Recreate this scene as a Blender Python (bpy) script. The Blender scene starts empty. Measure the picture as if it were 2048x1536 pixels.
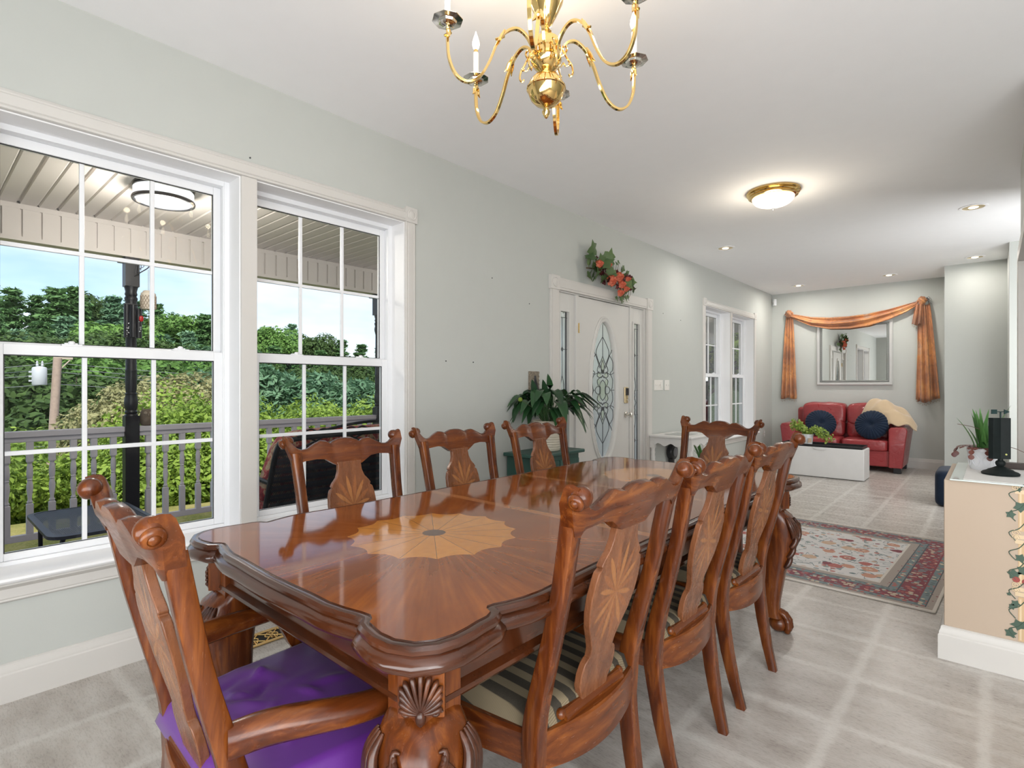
import bpy, bmesh, math, random
import numpy as np
from mathutils import Vector, Matrix
from math import sin, cos, pi, radians, sqrt, atan2
random.seed(7)
SC = bpy.context.scene
COL = SC.collection
# ------------------------------------------------------------------ camera
cam_data = bpy.data.cameras.new('camera')
cam_data.sensor_fit = 'HORIZONTAL'; cam_data.sensor_width = 36.0
cam_data.lens = 1080.0 / 2048 * 36.0
cam_data.shift_y = 4.0 / 2048
cam_data.clip_start = 0.02; cam_data.clip_end = 600
camera = bpy.data.objects.new('camera', cam_data); COL.objects.link(camera)
camera.location = (2.795, 0, 1.196)
camera.rotation_euler = (pi / 2, 0, radians(41.663))
SC.camera = camera
# ------------------------------------------------------------------ view
SC.view_settings.view_transform = 'Standard'
SC.view_settings.look = 'None'
SC.view_settings.gamma = 1.0
SC.view_settings.use_curve_mapping = False
SC.view_settings.exposure = 0.0
# ------------------------------------------------------------------ sky
world = bpy.data.worlds.new('sky'); SC.world = world; world.use_nodes = True
wt = world.node_tree; wt.nodes.clear()
w_out = wt.nodes.new('ShaderNodeOutputWorld'); w_bg = wt.nodes.new('ShaderNodeBackground')
w_sky = wt.nodes.new('ShaderNodeTexSky'); w_sky.sky_type = 'NISHITA'
w_sky.sun_disc = False; w_sky.sun_elevation = radians(50); w_sky.sun_rotation = radians(75)
w_sky.altitude = 600; w_sky.air_density = 1.0; w_sky.dust_density = 3.0; w_sky.ozone_density = 1.5
w_tc = wt.nodes.new('ShaderNodeTexCoord'); w_map = wt.nodes.new('ShaderNodeMapping')
w_map.inputs['Scale'].default_value = (1.2, 1.2, 4.0)
w_no = wt.nodes.new('ShaderNodeTexNoise'); w_no.inputs['Scale'].default_value = 1.6; w_no.inputs['Detail'].default_value = 5
w_rp = wt.nodes.new('ShaderNodeValToRGB'); w_rp.color_ramp.elements[0].position = 0.42; w_rp.color_ramp.elements[1].position = 0.72
w_mx = wt.nodes.new('ShaderNodeMixRGB'); w_mx.inputs['Color2'].default_value = (6.6, 6.9, 7.4, 1)
wt.links.new(w_tc.outputs['Generated'], w_map.inputs['Vector']); wt.links.new(w_map.outputs[0], w_no.inputs['Vector'])
wt.links.new(w_no.outputs['Fac'], w_rp.inputs['Fac']); wt.links.new(w_rp.outputs['Color'], w_mx.inputs['Fac'])
wt.links.new(w_sky.outputs[0], w_mx.inputs['Color1']); wt.links.new(w_mx.outputs[0], w_bg.inputs['Color'])
wt.links.new(w_bg.outputs[0], w_out.inputs['Surface'])
w_bg.inputs['Strength'].default_value = 0.24
# ------------------------------------------------------------------ sun (high, from behind the house)
sd = bpy.data.lights.new('sun', 'SUN'); sd.energy = 5.0; sd.angle = radians(1.0); sd.color = (1.0, 0.95, 0.86)
sun = bpy.data.objects.new('sun', sd); COL.objects.link(sun)
sun_dir = Vector((-0.62, 0.38, -0.72)).normalized()
sun.rotation_euler = sun_dir.to_track_quat('-Z', 'Y').to_euler()
# ------------------------------------------------------------------ fill lights added out of view to brighten the rooms
def area(name, loc, target, sx, sy, e, col=(1, 1, 1)):
    d = bpy.data.lights.new(name, 'AREA'); d.shape = 'RECTANGLE'; d.size = sx; d.size_y = sy; d.energy = e; d.color = col
    o = bpy.data.objects.new(name, d); COL.objects.link(o); o.location = loc
    o.rotation_euler = (Vector(target) - Vector(loc)).to_track_quat('-Z', 'Y').to_euler()
    return o
area('kitchen_fill_light', (5.3, -0.25, 1.5), (0.8, 3.6, 2.5), 1.8, 2.0, 95, (0.98, 0.99, 1.0))
area('rear_fill_light', (3.0, -1.15, 1.5), (2.0, 5.0, 3.5), 3.6, 2.2, 155, (0.98, 0.99, 1.0))
area('hall_fill_light', (3.7, 6.3, 1.4), (1.2, 9.7, 1.4), 1.4, 1.8, 45, (0.97, 0.99, 1.0))

# ------------------------------------------------------------------ mesh helpers
class MB:
    def __init__(s): s.v = []; s.f = []; s.m = []; s.cur = 0
    def add(s, vs, fs):
        b = len(s.v); s.v += [tuple(p) for p in vs]; s.f += [tuple(i + b for i in f) for f in fs]; s.m += [s.cur] * len(fs)
        return s
    def box(s, a, b):
        x0, y0, z0 = a; x1, y1, z1 = b
        if x0 > x1: x0, x1 = x1, x0
        if y0 > y1: y0, y1 = y1, y0
        if z0 > z1: z0, z1 = z1, z0
        return s.add([(x0, y0, z0), (x1, y0, z0), (x1, y1, z0), (x0, y1, z0), (x0, y0, z1), (x1, y0, z1), (x1, y1, z1), (x0, y1, z1)],
              [(3, 2, 1, 0), (4, 5, 6, 7), (0, 1, 5, 4), (1, 2, 6, 5), (2, 3, 7, 6), (3, 0, 4, 7)])
    def loft(s, secs, caps=True, closed=False):
        n = len(secs[0]); vs = [p for sec in secs for p in sec]; fs = []
        m = len(secs)
        for i in range(m if closed else m - 1):
            i2 = (i + 1) % m
            for j in range(n):
                k = (j + 1) % n
                fs.append((i * n + j, i * n + k, i2 * n + k, i2 * n + j))
        if caps and not closed:
            fs.append(tuple(reversed(range(n)))); fs.append(tuple(range((m - 1) * n, m * n)))
        return s.add(vs, fs)
    def tube(s, pts, r, n=8, squash=None, caps=True, closed=False, up=None):
        pts = [Vector(p) for p in pts]; m = len(pts)
        rs = r if isinstance(r, (list, tuple)) else [r] * m
        secs = []; prev = None
        for i, p in enumerate(pts):
            if closed: t = pts[(i + 1) % m] - pts[i - 1]
            else: t = pts[min(i + 1, m - 1)] - pts[max(i - 1, 0)]
            if t.length < 1e-9: t = Vector((0, 0, 1))
            t.normalize()
            if prev is None:
                a = Vector(up) if up else (Vector((0, 0, 1)) if abs(t.z) < 0.9 else Vector((1, 0, 0)))
            else: a = prev
            u = (a - t * a.dot(t))
            if u.length < 1e-6: u = t.orthogonal()
            u.normalize(); w = t.cross(u); prev = u
            q = squash or (1, 1)
            secs.append([p + (u * cos(2 * pi * (j + .5) / n) * q[0] + w * sin(2 * pi * (j + .5) / n) * q[1]) * rs[i] for j in range(n)])
        return s.loft(secs, caps, closed)
    def lathe(s, prof, n=24, c=(0, 0, 0), cap=True):
        secs = [[(c[0] + r * cos(2 * pi * j / n), c[1] + r * sin(2 * pi * j / n), c[2] + z) for j in range(n)] for r, z in prof]
        return s.loft(secs, cap)
    def prism(s, poly, f0, f1):
        # poly: list of 2D; f0,f1 map 2D->3D for both caps
        n = len(poly); vs = [f0(*p) for p in poly] + [f1(*p) for p in poly]
        fs = [tuple(reversed(range(n))), tuple(range(n, 2 * n))] + [(i, (i + 1) % n, n + (i + 1) % n, n + i) for i in range(n)]
        return s.add(vs, fs)
    def sphere(s, c, r, nu=16, nv=10, sc=(1, 1, 1)):
        secs = []
        for i in range(nv + 1):
            a = -pi / 2 + pi * i / nv; rr = max(cos(a), 0.02)
            secs.append([(c[0] + r * sc[0] * rr * cos(2 * pi * j / nu), c[1] + r * sc[1] * rr * sin(2 * pi * j / nu), c[2] + r * sc[2] * sin(a)) for j in range(nu)])
        return s.loft(secs)
    def grid(s, fn, nu, nv):
        vs = [fn(i / nu, j / nv) for j in range(nv + 1) for i in range(nu + 1)]
        fs = [(j * (nu + 1) + i, j * (nu + 1) + i + 1, (j + 1) * (nu + 1) + i + 1, (j + 1) * (nu + 1) + i) for j in range(nv) for i in range(nu)]
        return s.add(vs, fs)
    def xf(s, M, start=0):
        for i in range(start, len(s.v)): s.v[i] = tuple(M @ Vector(s.v[i]))
        return s
    def mesh(s, name, mats, angle=35):
        me = bpy.data.meshes.new(name); me.from_pydata(s.v, [], s.f); me.update()
        bm = bmesh.new(); bm.from_mesh(me); bmesh.ops.recalc_face_normals(bm, faces=bm.faces); bm.to_mesh(me); bm.free()
        if not isinstance(mats, (list, tuple)): mats = [mats]
        for m in mats: me.materials.append(m)
        if len(mats) > 1:
            for p, i in zip(me.polygons, s.m): p.material_index = i
        if angle:
            me.shade_smooth(); me.set_sharp_from_angle(angle=radians(angle))
        return me

def obj(name, mb, mats, parent=None, bevel=0, angle=35, subsurf=0, solid=0, kind=None, seg=2, label=None):
    me = mb.mesh(name, mats, angle) if isinstance(mb, MB) else mb
    o = bpy.data.objects.new(name, me); COL.objects.link(o)
    if parent: o.parent = parent
    if solid:
        m = o.modifiers.new('solid', 'SOLIDIFY'); m.thickness = solid; m.offset = 0
    if bevel:
        m = o.modifiers.new('bevel', 'BEVEL'); m.width = bevel; m.segments = seg; m.limit_method = 'ANGLE'; m.angle_limit = radians(40); m.harden_normals = True
    if subsurf:
        m = o.modifiers.new('sub', 'SUBSURF'); m.levels = subsurf; m.render_levels = subsurf
    if kind: o['kind'] = kind
    if label: o['label'] = label
    return o
def tag(o, label, cat, group=None, kind=None):
    o['label'] = label; o['category'] = cat
    if group: o['group'] = group
    if kind: o['kind'] = kind
    return o
def thing(name, label, cat, loc=(0, 0, 0), rz=0, group=None):
    o = bpy.data.objects.new(name, None); COL.objects.link(o); o.location = loc; o.rotation_euler = (0, 0, rz)
    o.empty_display_size = 0.1
    return tag(o, label, cat, group)
def dup(root, loc, rz, label, scale=None):
    r = root.copy(); COL.objects.link(r); r.location = loc; r.rotation_euler = (0, 0, rz); r['label'] = label
    if scale: r.scale = scale
    for ch in list(root.children):
        c = ch.copy(); COL.objects.link(c); c.parent = r
        for g in ch.children:
            d = g.copy(); COL.objects.link(d); d.parent = c
    return r
def interp(x, pts):
    if x <= pts[0][0]: return pts[0][1]
    for (a, fa), (b, fb) in zip(pts, pts[1:]):
        if x <= b:
            t = (x - a) / (b - a) if b > a else 0
            return fa + (fb - fa) * t
    return pts[-1][1]
def smooth_pts(pts, k=6):
    P = [Vector(p) for p in pts]; out = []
    for i in range(len(P) - 1):
        p0 = P[max(i - 1, 0)]; p1 = P[i]; p2 = P[i + 1]; p3 = P[min(i + 2, len(P) - 1)]
        for j in range(k):
            t = j / k
            out.append(0.5 * ((2 * p1) + (p2 - p0) * t + (2 * p0 - 5 * p1 + 4 * p2 - p3) * t * t + (3 * p1 - p0 - 3 * p2 + p3) * t ** 3))
    out.append(P[-1]); return out

# ------------------------------------------------------------------ material helpers
class N:
    def __init__(s, name):
        s.mat = bpy.data.materials.new(name); s.mat.use_nodes = True; s.t = s.mat.node_tree; s.t.nodes.clear()
        s.out = s.t.nodes.new('ShaderNodeOutputMaterial')
    def n(s, typ, ins=None, **kw):
        nd = s.t.nodes.new(typ)
        for k, v in kw.items(): setattr(nd, k, v)
        for k, v in (ins or {}).items(): s.set(nd.inputs[k], v)
        return nd
    def set(s, sock, v):
        if isinstance(v, bpy.types.NodeSocket): s.t.links.new(v, sock)
        elif isinstance(v, (tuple, list)) and len(v) == 3 and sock.type == 'RGBA': sock.default_value = (*v, 1)
        else: sock.default_value = v
    def math(s, op, a, b=None, c=None):
        nd = s.n('ShaderNodeMath', operation=op); s.set(nd.inputs[0], a)
        if b is not None: s.set(nd.inputs[1], b)
        if c is not None: s.set(nd.inputs[2], c)
        return nd.outputs[0]
    def mix(s, f, a, b, blend='MIX'):
        nd = s.n('ShaderNodeMixRGB', blend_type=blend); s.set(nd.inputs[0], f); s.set(nd.inputs[1], a); s.set(nd.inputs[2], b); return nd.outputs[0]
    def coord(s, which='Object', scale=(1, 1, 1), rot=(0, 0, 0), loc=(0, 0, 0)):
        tc = s.n('ShaderNodeTexCoord'); mp = s.n('ShaderNodeMapping')
        mp.inputs['Scale'].default_value = scale; mp.inputs['Rotation'].default_value = rot; mp.inputs['Location'].default_value = loc
        s.t.links.new(tc.outputs[which], mp.inputs['Vector']); return mp.outputs[0]
    def noise(s, vec, scale, detail=4, rough=0.5, dist=0):
        nd = s.n('ShaderNodeTexNoise'); s.set(nd.inputs['Vector'], vec); nd.inputs['Scale'].default_value = scale
        nd.inputs['Detail'].default_value = detail; nd.inputs['Roughness'].default_value = rough; nd.inputs['Distortion'].default_value = dist
        return nd.outputs['Fac']
    def ramp(s, f, stops, interp='LINEAR'):
        nd = s.n('ShaderNodeValToRGB'); s.set(nd.inputs[0], f); cr = nd.color_ramp; cr.interpolation = interp
        while len(cr.elements) < len(stops): cr.elements.new(0.5)
        for e, (p, c) in zip(cr.elements, stops):
            e.position = p; e.color = (*c, 1) if isinstance(c, (tuple, list)) else (c, c, c, 1)
        return nd.outputs[0]
    def sep(s, vec):
        nd = s.n('ShaderNodeSeparateXYZ'); s.set(nd.inputs[0], vec); return nd.outputs
    def bump(s, h, strength=0.3, dist=0.01):
        nd = s.n('ShaderNodeBump'); s.set(nd.inputs['Height'], h); nd.inputs['Strength'].default_value = strength; nd.inputs['Distance'].default_value = dist
        return nd.outputs[0]
    def bsdf(s, **kw):
        nd = s.n('ShaderNodeBsdfPrincipled')
        names = {'color': 'Base Color', 'rough': 'Roughness', 'metal': 'Metallic', 'normal': 'Normal', 'coat': 'Coat Weight', 'coat_rough': 'Coat Roughness',
                 'spec': 'Specular IOR Level', 'trans': 'Transmission Weight', 'ior': 'IOR', 'alpha': 'Alpha', 'sheen': 'Sheen Weight', 'emit': 'Emission Color', 'emit_s': 'Emission Strength', 'sss': 'Subsurface Weight'}
        for k, v in kw.items(): s.set(nd.inputs[names[k]], v)
        s.t.links.new(nd.outputs[0], s.out.inputs[0]); s.b = nd
        return s.mat
def simple(name, color, rough=0.5, metal=0, var=0.06, nscale=8, bump=0, bscale=60, **kw):
    m = N(name); c = m.coord()
    f = m.noise(c, nscale, 3)
    lo = tuple(max(0, x * (1 - var)) for x in color); hi = tuple(min(1, x * (1 + var)) for x in color)
    col = m.mix(f, lo, hi)
    if bump: kw['normal'] = m.bump(m.noise(c, bscale, 4), bump, 0.002)
    return m.bsdf(color=col, rough=rough, metal=metal, **kw)

def wood(name, dark, mid, light, axis=(14, 14, 1.2), rough=0.28, coat=0.35, inlay=None, spec=0.5):
    m = N(name); c = m.coord(scale=axis)
    g = m.noise(c, 3.0, 6, 0.6, 0.6); g2 = m.noise(m.coord(scale=tuple(a * 3 for a in axis)), 4, 3, 0.6)
    blot = m.noise(m.coord(scale=(1, 1, 1)), 5, 3)
    col = m.ramp(g, [(0.25, dark), (0.5, mid), (0.75, light)])
    col = m.mix(m.math('MULTIPLY', g2, 0.05), col, dark)
    col = m.mix(m.math('MULTIPLY', m.math('SUBTRACT', blot, 0.4), 0.9), col, light)
    if inlay: col = inlay(m, col)
    return m.bsdf(color=col, rough=m.ramp(g2, [(0.3, rough), (0.8, rough + 0.1)]), coat=coat, coat_rough=0.12, spec=spec, normal=m.bump(g2, 0.05, 0.001))
# ================================================================== materials
M_wall = simple('wall_paint', (0.51, 0.527, 0.500), 0.75, var=0.02, bump=0.06, bscale=220)
M_ceil = simple('ceiling_paint', (0.92, 0.92, 0.93), 0.85, var=0.015)
M_trim = simple('trim_paint', (0.62, 0.60, 0.57), 0.4, var=0.02)
M_white = simple('window_vinyl', (0.83, 0.84, 0.86), 0.35, var=0.015)
M_reveal = simple('reveal_paint', (0.86, 0.86, 0.87), 0.45, var=0.01)
M_door = simple('door_paint', (0.62, 0.61, 0.585), 0.35, var=0.015)
M_brass = simple('polished_brass', (0.86, 0.60, 0.24), 0.10, 1.0, var=0.08)
M_chrome = simple('polished_nickel', (0.75, 0.72, 0.66), 0.12, 1.0, var=0.05)
M_black = simple('black_metal', (0.012, 0.012, 0.014), 0.45, var=0.2)
M_blackplastic = simple('black_plastic', (0.015, 0.015, 0.017), 0.3, var=0.2)
def glass_mat(name, tint=(1, 1, 1), rough=0.0, refl=0.012):
    # thin window pane: mostly see-through with a faint mirror reflection
    m = N(name); tr = m.n('ShaderNodeBsdfTransparent'); tr.inputs[0].default_value = (*tint, 1)
    gl = m.n('ShaderNodeBsdfGlossy'); gl.inputs['Roughness'].default_value = rough
    fr = m.n('ShaderNodeFresnel'); fr.inputs['IOR'].default_value = 1.45
    f = m.math('MULTIPLY', fr.outputs[0], refl / 0.045)
    f = m.math('MINIMUM', f, 0.6)
    mx = m.n('ShaderNodeMixShader'); m.set(mx.inputs[0], f); m.t.links.new(tr.outputs[0], mx.inputs[1]); m.t.links.new(gl.outputs[0], mx.inputs[2])
    m.t.links.new(mx.outputs[0], m.out.inputs[0]); return m.mat
M_glass = glass_mat('window_glass', (0.97, 0.98, 0.98))
M_glasstint = glass_mat('window_glass_lower', (0.90, 0.92, 0.92))
def textured_glass(name, tint, rough, scale):
    m = N(name); c = m.coord(); nz = m.noise(c, scale, 3)
    tr = m.n('ShaderNodeBsdfTranslucent'); tr.inputs[0].default_value = (*tint, 1)
    rf = m.n('ShaderNodeBsdfRefraction'); rf.inputs[0].default_value = (*tint, 1); rf.inputs['Roughness'].default_value = rough; rf.inputs['IOR'].default_value = 1.15
    m.set(rf.inputs['Normal'], m.bump(nz, 0.6, 0.004))
    gl = m.n('ShaderNodeBsdfGlossy'); gl.inputs['Roughness'].default_value = 0.15
    m1 = m.n('ShaderNodeMixShader', {0: 0.3}); m.t.links.new(rf.outputs[0], m1.inputs[1]); m.t.links.new(tr.outputs[0], m1.inputs[2])
    m2 = m.n('ShaderNodeMixShader', {0: 0.07}); m.t.links.new(m1.outputs[0], m2.inputs[1]); m.t.links.new(gl.outputs[0], m2.inputs[2])
    m.t.links.new(m2.outputs[0], m.out.inputs[0]); return m.mat
M_frost = textured_glass('frosted_glass', (0.95, 0.98, 0.98), 0.25, 160)
M_bevelglass = textured_glass('bevelled_clear_glass', (0.93, 0.96, 0.88), 0.08, 60)
M_lead = simple('lead_came', (0.05, 0.05, 0.055), 0.4, 0.6)

def floor_mat():
    m = N('floor_vinyl_tile'); tc = m.n('ShaderNodeTexCoord').outputs['Object']; xyz = m.sep(tc)
    wob = m.math('MULTIPLY', m.math('SUBTRACT', m.noise(tc, 9, 4, 0.7), 0.5), 0.035)
    wob2 = m.math('MULTIPLY', m.math('SUBTRACT', m.noise(m.coord(loc=(5, 3, 0)), 60, 3), 0.5), 0.02)
    def edge(v, off):
        u = m.math('ADD', m.math('SUBTRACT', v, off), m.math('ADD', wob, wob2))
        u = m.math('FRACT', m.math('DIVIDE', u, 0.40)); return m.math('ABSOLUTE', m.math('SUBTRACT', u, 0.5))
    e = m.math('MAXIMUM', edge(xyz[0], 2.375), edge(xyz[1], 0.185))
    g = m.ramp(e, [(0.435, 0.0), (0.475, 1.0)])
    # straight tile seams give each printed tile its own shade
    ix = m.math('FLOOR', m.math('DIVIDE', m.math('SUBTRACT', xyz[0], 2.375), 0.4)); iy = m.math('FLOOR', m.math('DIVIDE', m.math('SUBTRACT', xyz[1], 0.185), 0.4))
    cv = m.n('ShaderNodeCombineXYZ'); m.set(cv.inputs[0], ix); m.set(cv.inputs[1], iy)
    wn = m.n('ShaderNodeTexWhiteNoise'); m.set(wn.inputs['Vector'], cv.outputs[0])
    n1 = m.noise(m.coord(scale=(1, 2.6, 1)), 4.5, 8, 0.68); n2 = m.noise(m.coord(scale=(1.2, 5, 1)), 34, 5, 0.75)
    mixn = m.math('ADD', m.math('MULTIPLY', n1, 0.80), m.math('MULTIPLY', n2, 0.20))
    base = m.ramp(mixn, [(0.33, (0.30, 0.265, 0.235)), (0.46, (0.42, 0.385, 0.35)), (0.56, (0.50, 0.47, 0.435)), (0.7, (0.58, 0.555, 0.52))])
    base = m.mix(m.math('MULTIPLY', wn.outputs['Value'], 0.32), base, (0.36, 0.325, 0.295))
    col = m.mix(m.math('MULTIPLY', g, 0.62), base, (0.62, 0.595, 0.555))
    return m.bsdf(color=col, rough=m.ramp(n2, [(0.3, 0.22), (0.7, 0.36)]), spec=0.55, normal=m.bump(m.math('ADD', mixn, m.math('MULTIPLY', g, -0.15)), 0.12, 0.003))
M_floor = floor_mat()
CE = 2.741
# ================================================================== floor, ceiling, walls
obj('floor', MB().box((-0.0, -1.45, -0.12), (5.7, 9.98, 0)), M_floor, kind='structure', angle=0)
obj('ceiling', MB().box((-0.22, -1.45, CE), (5.7, 9.98, CE + 0.15)), M_ceil, kind='structure', angle=0)
W1 = [(0.185, 1.109), (1.185, 2.112)]; W2 = [(6.919, 7.815), (7.874, 8.828)]
SZ, HZ = 0.47, 2.241
DO0, DO1, DOH = 3.735, 5.298, 2.026
def wall_left():
    b = MB(); ys = [-1.45, W1[0][0], W1[0][1], W1[1][0], W1[1][1], DO0, DO1, W2[0][0], W2[0][1], W2[1][0], W2[1][1], 9.98]
    X0, X1 = -0.22, 0.0
    holes = {(W1[0]): (SZ, HZ), (W1[1]): (SZ, HZ), (DO0, DO1): (0, DOH), W2[0]: (SZ, HZ), W2[1]: (SZ, HZ)}
    for a, c in zip(ys, ys[1:]):
        h = holes.get((a, c))
        if h:
            if h[0] > 0: b.box((X0, a, 0), (X1, c, h[0]))
            b.box((X0, a, h[1]), (X1, c, CE))
        else: b.box((X0, a, 0), (X1, c, CE))
    return b
obj('wall_left', wall_left(), M_wall, kind='structure', angle=0)
obj('wall_far', MB().box((0, 9.78, 0), (2.333, 9.98, CE)), M_wall, kind='structure', angle=0)
obj('wall_far_closet', MB().box((2.333, 8.897, 0), (2.93, 9.98, CE)), M_wall, kind='structure', angle=0)
obj('wall_far_hall', MB().box((2.93, 7.873, 0), (5.7, 9.98, CE)), M_wall, kind='structure', angle=0)
obj('wall_rear', MB().box((0, -1.45, 0), (5.7, -1.25, CE)), M_wall, kind='structure', angle=0)
b = MB(); b.box((5.5, -1.25, 0), (5.7, 7.873, CE)); obj('wall_right', b, M_wall, kind='structure', angle=0)
# partition beside the counter, with a cased opening in it
b = MB(); b.box((2.944, 3.71, 2.10), (3.064, 5.24, CE)); b.box((2.944, 3.71, 0), (3.064, 3.95, 2.10)); b.box((2.944, 5.17, 0), (3.064, 5.24, 2.10))
obj('wall_partition', b, M_wall, kind='structure', angle=0)
b = MB(); b.box((2.925, 3.86, 2.06), (3.083, 5.245, 2.14)); b.box((2.925, 5.11, 0), (3.083, 5.245, 2.06)); b.box((2.925, 3.86, 0.82), (3.083, 3.95, 2.06))
obj('trim_1', b, M_trim, kind='structure', bevel=0.004)
# ------------------------------------------------------------------ baseboards
def base_profile(h=0.145, t=0.02):
    return [(0, 0), (t, 0), (t, h * .72), (t * .8, h * .76), (t * .8, h * .82), (t * .55, h * .9), (t * .5, h * .97), (t * .2, h), (0, h)]
def baseboard(name, x0, y0, x1, y1, nx, ny, h=0.145, mat=None):
    b = MB(); P = base_profile(h)
    b.loft([[(x + nx * t, y + ny * t, z) for t, z in P] for x, y in ((x0, y0), (x1, y1))])
    return obj(name, b, mat or M_trim, kind='structure', angle=30)
baseboard('baseboard_left', 0, -1.25, 0, 3.62, 1, 0)
baseboard('baseboard_left', 0, 5.432, 0, 9.78, 1, 0)
baseboard('baseboard_far', 0, 9.78, 2.333, 9.78, 0, -1)
baseboard('baseboard_closet', 2.31, 8.897, 2.93, 8.897, 0, -1)
baseboard('baseboard_closet_side', 2.333, 8.877, 2.333, 9.76, -1, 0)
# ------------------------------------------------------------------ windows
def window_unit(k, y0, y1):
    """double-hung unit recessed in the wall: frame, two sashes with a 3x2 grid each, panes, locks"""
    fx0, fx1 = -0.21, -0.125; fw = 0.030
    root = thing('window_%d' % k, '', '', (0, 0, 0)); del root['label']; del root['category']; root['kind'] = 'structure'
    b = MB()
    b.box((fx0, y0, SZ), (fx1, y0 + fw, HZ)); b.box((fx0, y1 - fw, SZ), (fx1, y1, HZ)); b.box((fx0, y0 + fw, HZ - fw), (fx1, y1 - fw, HZ)); b.box((fx0, y0 + fw, SZ), (fx1, y1 - fw, SZ + 0.028))
    for yy in (y0 + fw, y1 - fw - 0.006): b.box((-0.150, yy, SZ + .03), (fx1, yy + 0.006, HZ - fw))
    obj('window_frame', b, M_white, root, bevel=0.002)
    a, c = y0 + fw, y1 - fw; mid = 1.338
    def sash(xa, xb, z0, z1, st, rt, rb, nm, gm):
        b = MB(); b.box((xa, a, z0), (xb, a + st, z1)); b.box((xa, c - st, z0), (xb, c, z1))
        b.box((xa, a + st, z1 - rt), (xb, c - st, z1)); b.box((xa, a + st, z0), (xb, c - st, z0 + rb))
        xm = (xa + xb) / 2; ga, gc, gz0, gz1 = a + st, c - st, z0 + rb, z1 - rt
        for i in (1, 2):
            yy = ga + (gc - ga) * i / 3; b.box((xm - .008, yy - .009, gz0), (xm + .008, yy + .009, gz1))
        zz = (gz0 + gz1) / 2; b.box((xm - .0086, ga, zz - .009), (xm + .0086, gc, zz + .009))
        s = obj(nm, b, M_white, root, bevel=0.0025)
        g = MB(); g.box((xm - .0015, ga, gz0), (xm + .0015, gc, gz1)); obj('window_pane', g, gm, s, angle=0)
        gk = MB()
        for (p, q) in (((xm + .0085, ga, gz0), (xm + .010, ga + .004, gz1)), ((xm + .0085, gc - .004, gz0), (xm + .010, gc, gz1)), ((xm + .0085, ga, gz1 - .004), (xm + .010, gc, gz1)), ((xm + .0085, ga, gz0), (xm + .010, gc, gz0 + .003))): gk.box(p, q)
        obj('gasket', gk, M_black, s, angle=0)
        return s
    sash(-0.205, -0.172, mid, HZ - fw, 0.034, 0.04, 0.036, 'upper_sash', M_glass)
    low = sash(-0.168, -0.135, SZ + 0.028, mid + 0.028, 0.044, 0.044, 0.03, 'lower_sash', M_glasstint)
    for t in (0.3, 0.78):
        yy = a + (c - a) * t; l = MB(); l.box((-0.165, yy - .035, mid + .028), (-0.138, yy + .035, mid + .036)); l.lathe([(0.012, 0), (0.012, 0.01), (0.006, 0.014)], 12, (-0.152, yy, mid + .036)); l.box((-0.172, yy - .022, mid + .036), (-.155, yy + .022, mid + .042))
        obj('sash_lock', l, [M_white], root, bevel=0.001)
    return root
def window_trim(k, ws):
    y0, y1 = ws[0][0], ws[-1][1]
    rv = MB()     # reveals lining the opening
    for a, c in ws:
        rv.box((-0.125, a, SZ), (0.0, a + 0.006, HZ)); rv.box((-0.125, c - 0.006, SZ), (0.0, c, HZ)); rv.box((-0.125, a + .006, HZ - 0.006), (0.0, c - .006, HZ))
        rv.box((-0.125, a + .006, SZ), (0.0, c - .006, SZ + 0.012))
    obj('trim_reveal_%d' % k, rv, M_reveal, kind='structure', angle=0)
    b = MB(); t = 0.018; cw = 0.08
    def casing(p, q, horiz):
        pr = [(0, 0), (0, t * .6), (.004, t), (.012, t), (.016, t * .7), (.020, t), (.058, t), (.062, t * .7), (.068, t * .9), (cw, t * .55), (cw, 0)]
        if horiz: b.loft([[(h, yy, q[2] + w) for w, h in pr] for yy in (p[1], q[1])])
        else: b.loft([[(h, p[1] + w, zz) for w, h in pr] for zz in (p[2], q[2])])
    casing((0, y0 - cw, SZ), (0, y0 - cw, HZ), False); casing((0, y1, SZ), (0, y1, HZ), False)
    casing((0, y0, HZ), (0, y1, HZ), True)
    for (a, c), (d, e) in zip(ws, ws[1:]): b.box((0, c, SZ), (0.014, d, HZ))
    obj('trim_casing_%d' % k, b, M_trim, kind='structure', bevel=0.0015)
    for yy in (y0 - cw, y1):
        r = MB(); r.box((0, yy - .002, HZ - .002), (0.024, yy + cw + .006, HZ + 0.095))
        c0 = len(r.v); r.lathe([(0.034, 0), (0.034, .002), (0.030, .005), (0.026, .002), (0.022, .0045), (0.0, .006)], 28); r.xf(Matrix.Translation((0.024, yy + .042, HZ + .047)) @ Matrix.Rotation(pi / 2, 4, 'Y'), c0)
        obj('trim_rosette_%d' % k, r, M_trim, kind='structure', bevel=0.0015)
    s = MB(); s.loft([[(x, yy, z) for x, z in ((-0.125, SZ), (0.05, SZ), (0.062, SZ + .006), (0.066, SZ + .014), (0.062, SZ + .022), (0.05, SZ + .026), (-.125, SZ + .026))] for yy in (y0 - .11, y1 + .11)])
    # the horns of the stool stay in front of the wall face
    s = MB(); s.loft([[(x, yy, z) for x, z in ((0.0, SZ - .014), (0.05, SZ - .014), (0.062, SZ - .008), (0.066, SZ), (0.062, SZ + .008), (0.05, SZ + .012), (0.0, SZ + .012))] for yy in (y0 - .11, y1 + .11)])
    obj('trim_stool_%d' % k, s, M_reveal, kind='structure', angle=40)
    a = MB(); pr = [(0, 0), (.012, .004), (.018, .01), (.014, .016), (.018, .02), (.018, .055), (.030, .064), (.045, .074), (.045, .082), (0, .082)]
    a.loft([[(x, yy, SZ - .096 + z) for x, z in pr] for yy in (y0 - .085, y1 + .085)]); obj('trim_apron_%d' % k, a, M_trim, kind='structure', angle=35)
k = 1
for ws in (W1, W2):
    for a, c in ws: window_unit(k, a, c); k += 1
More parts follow.
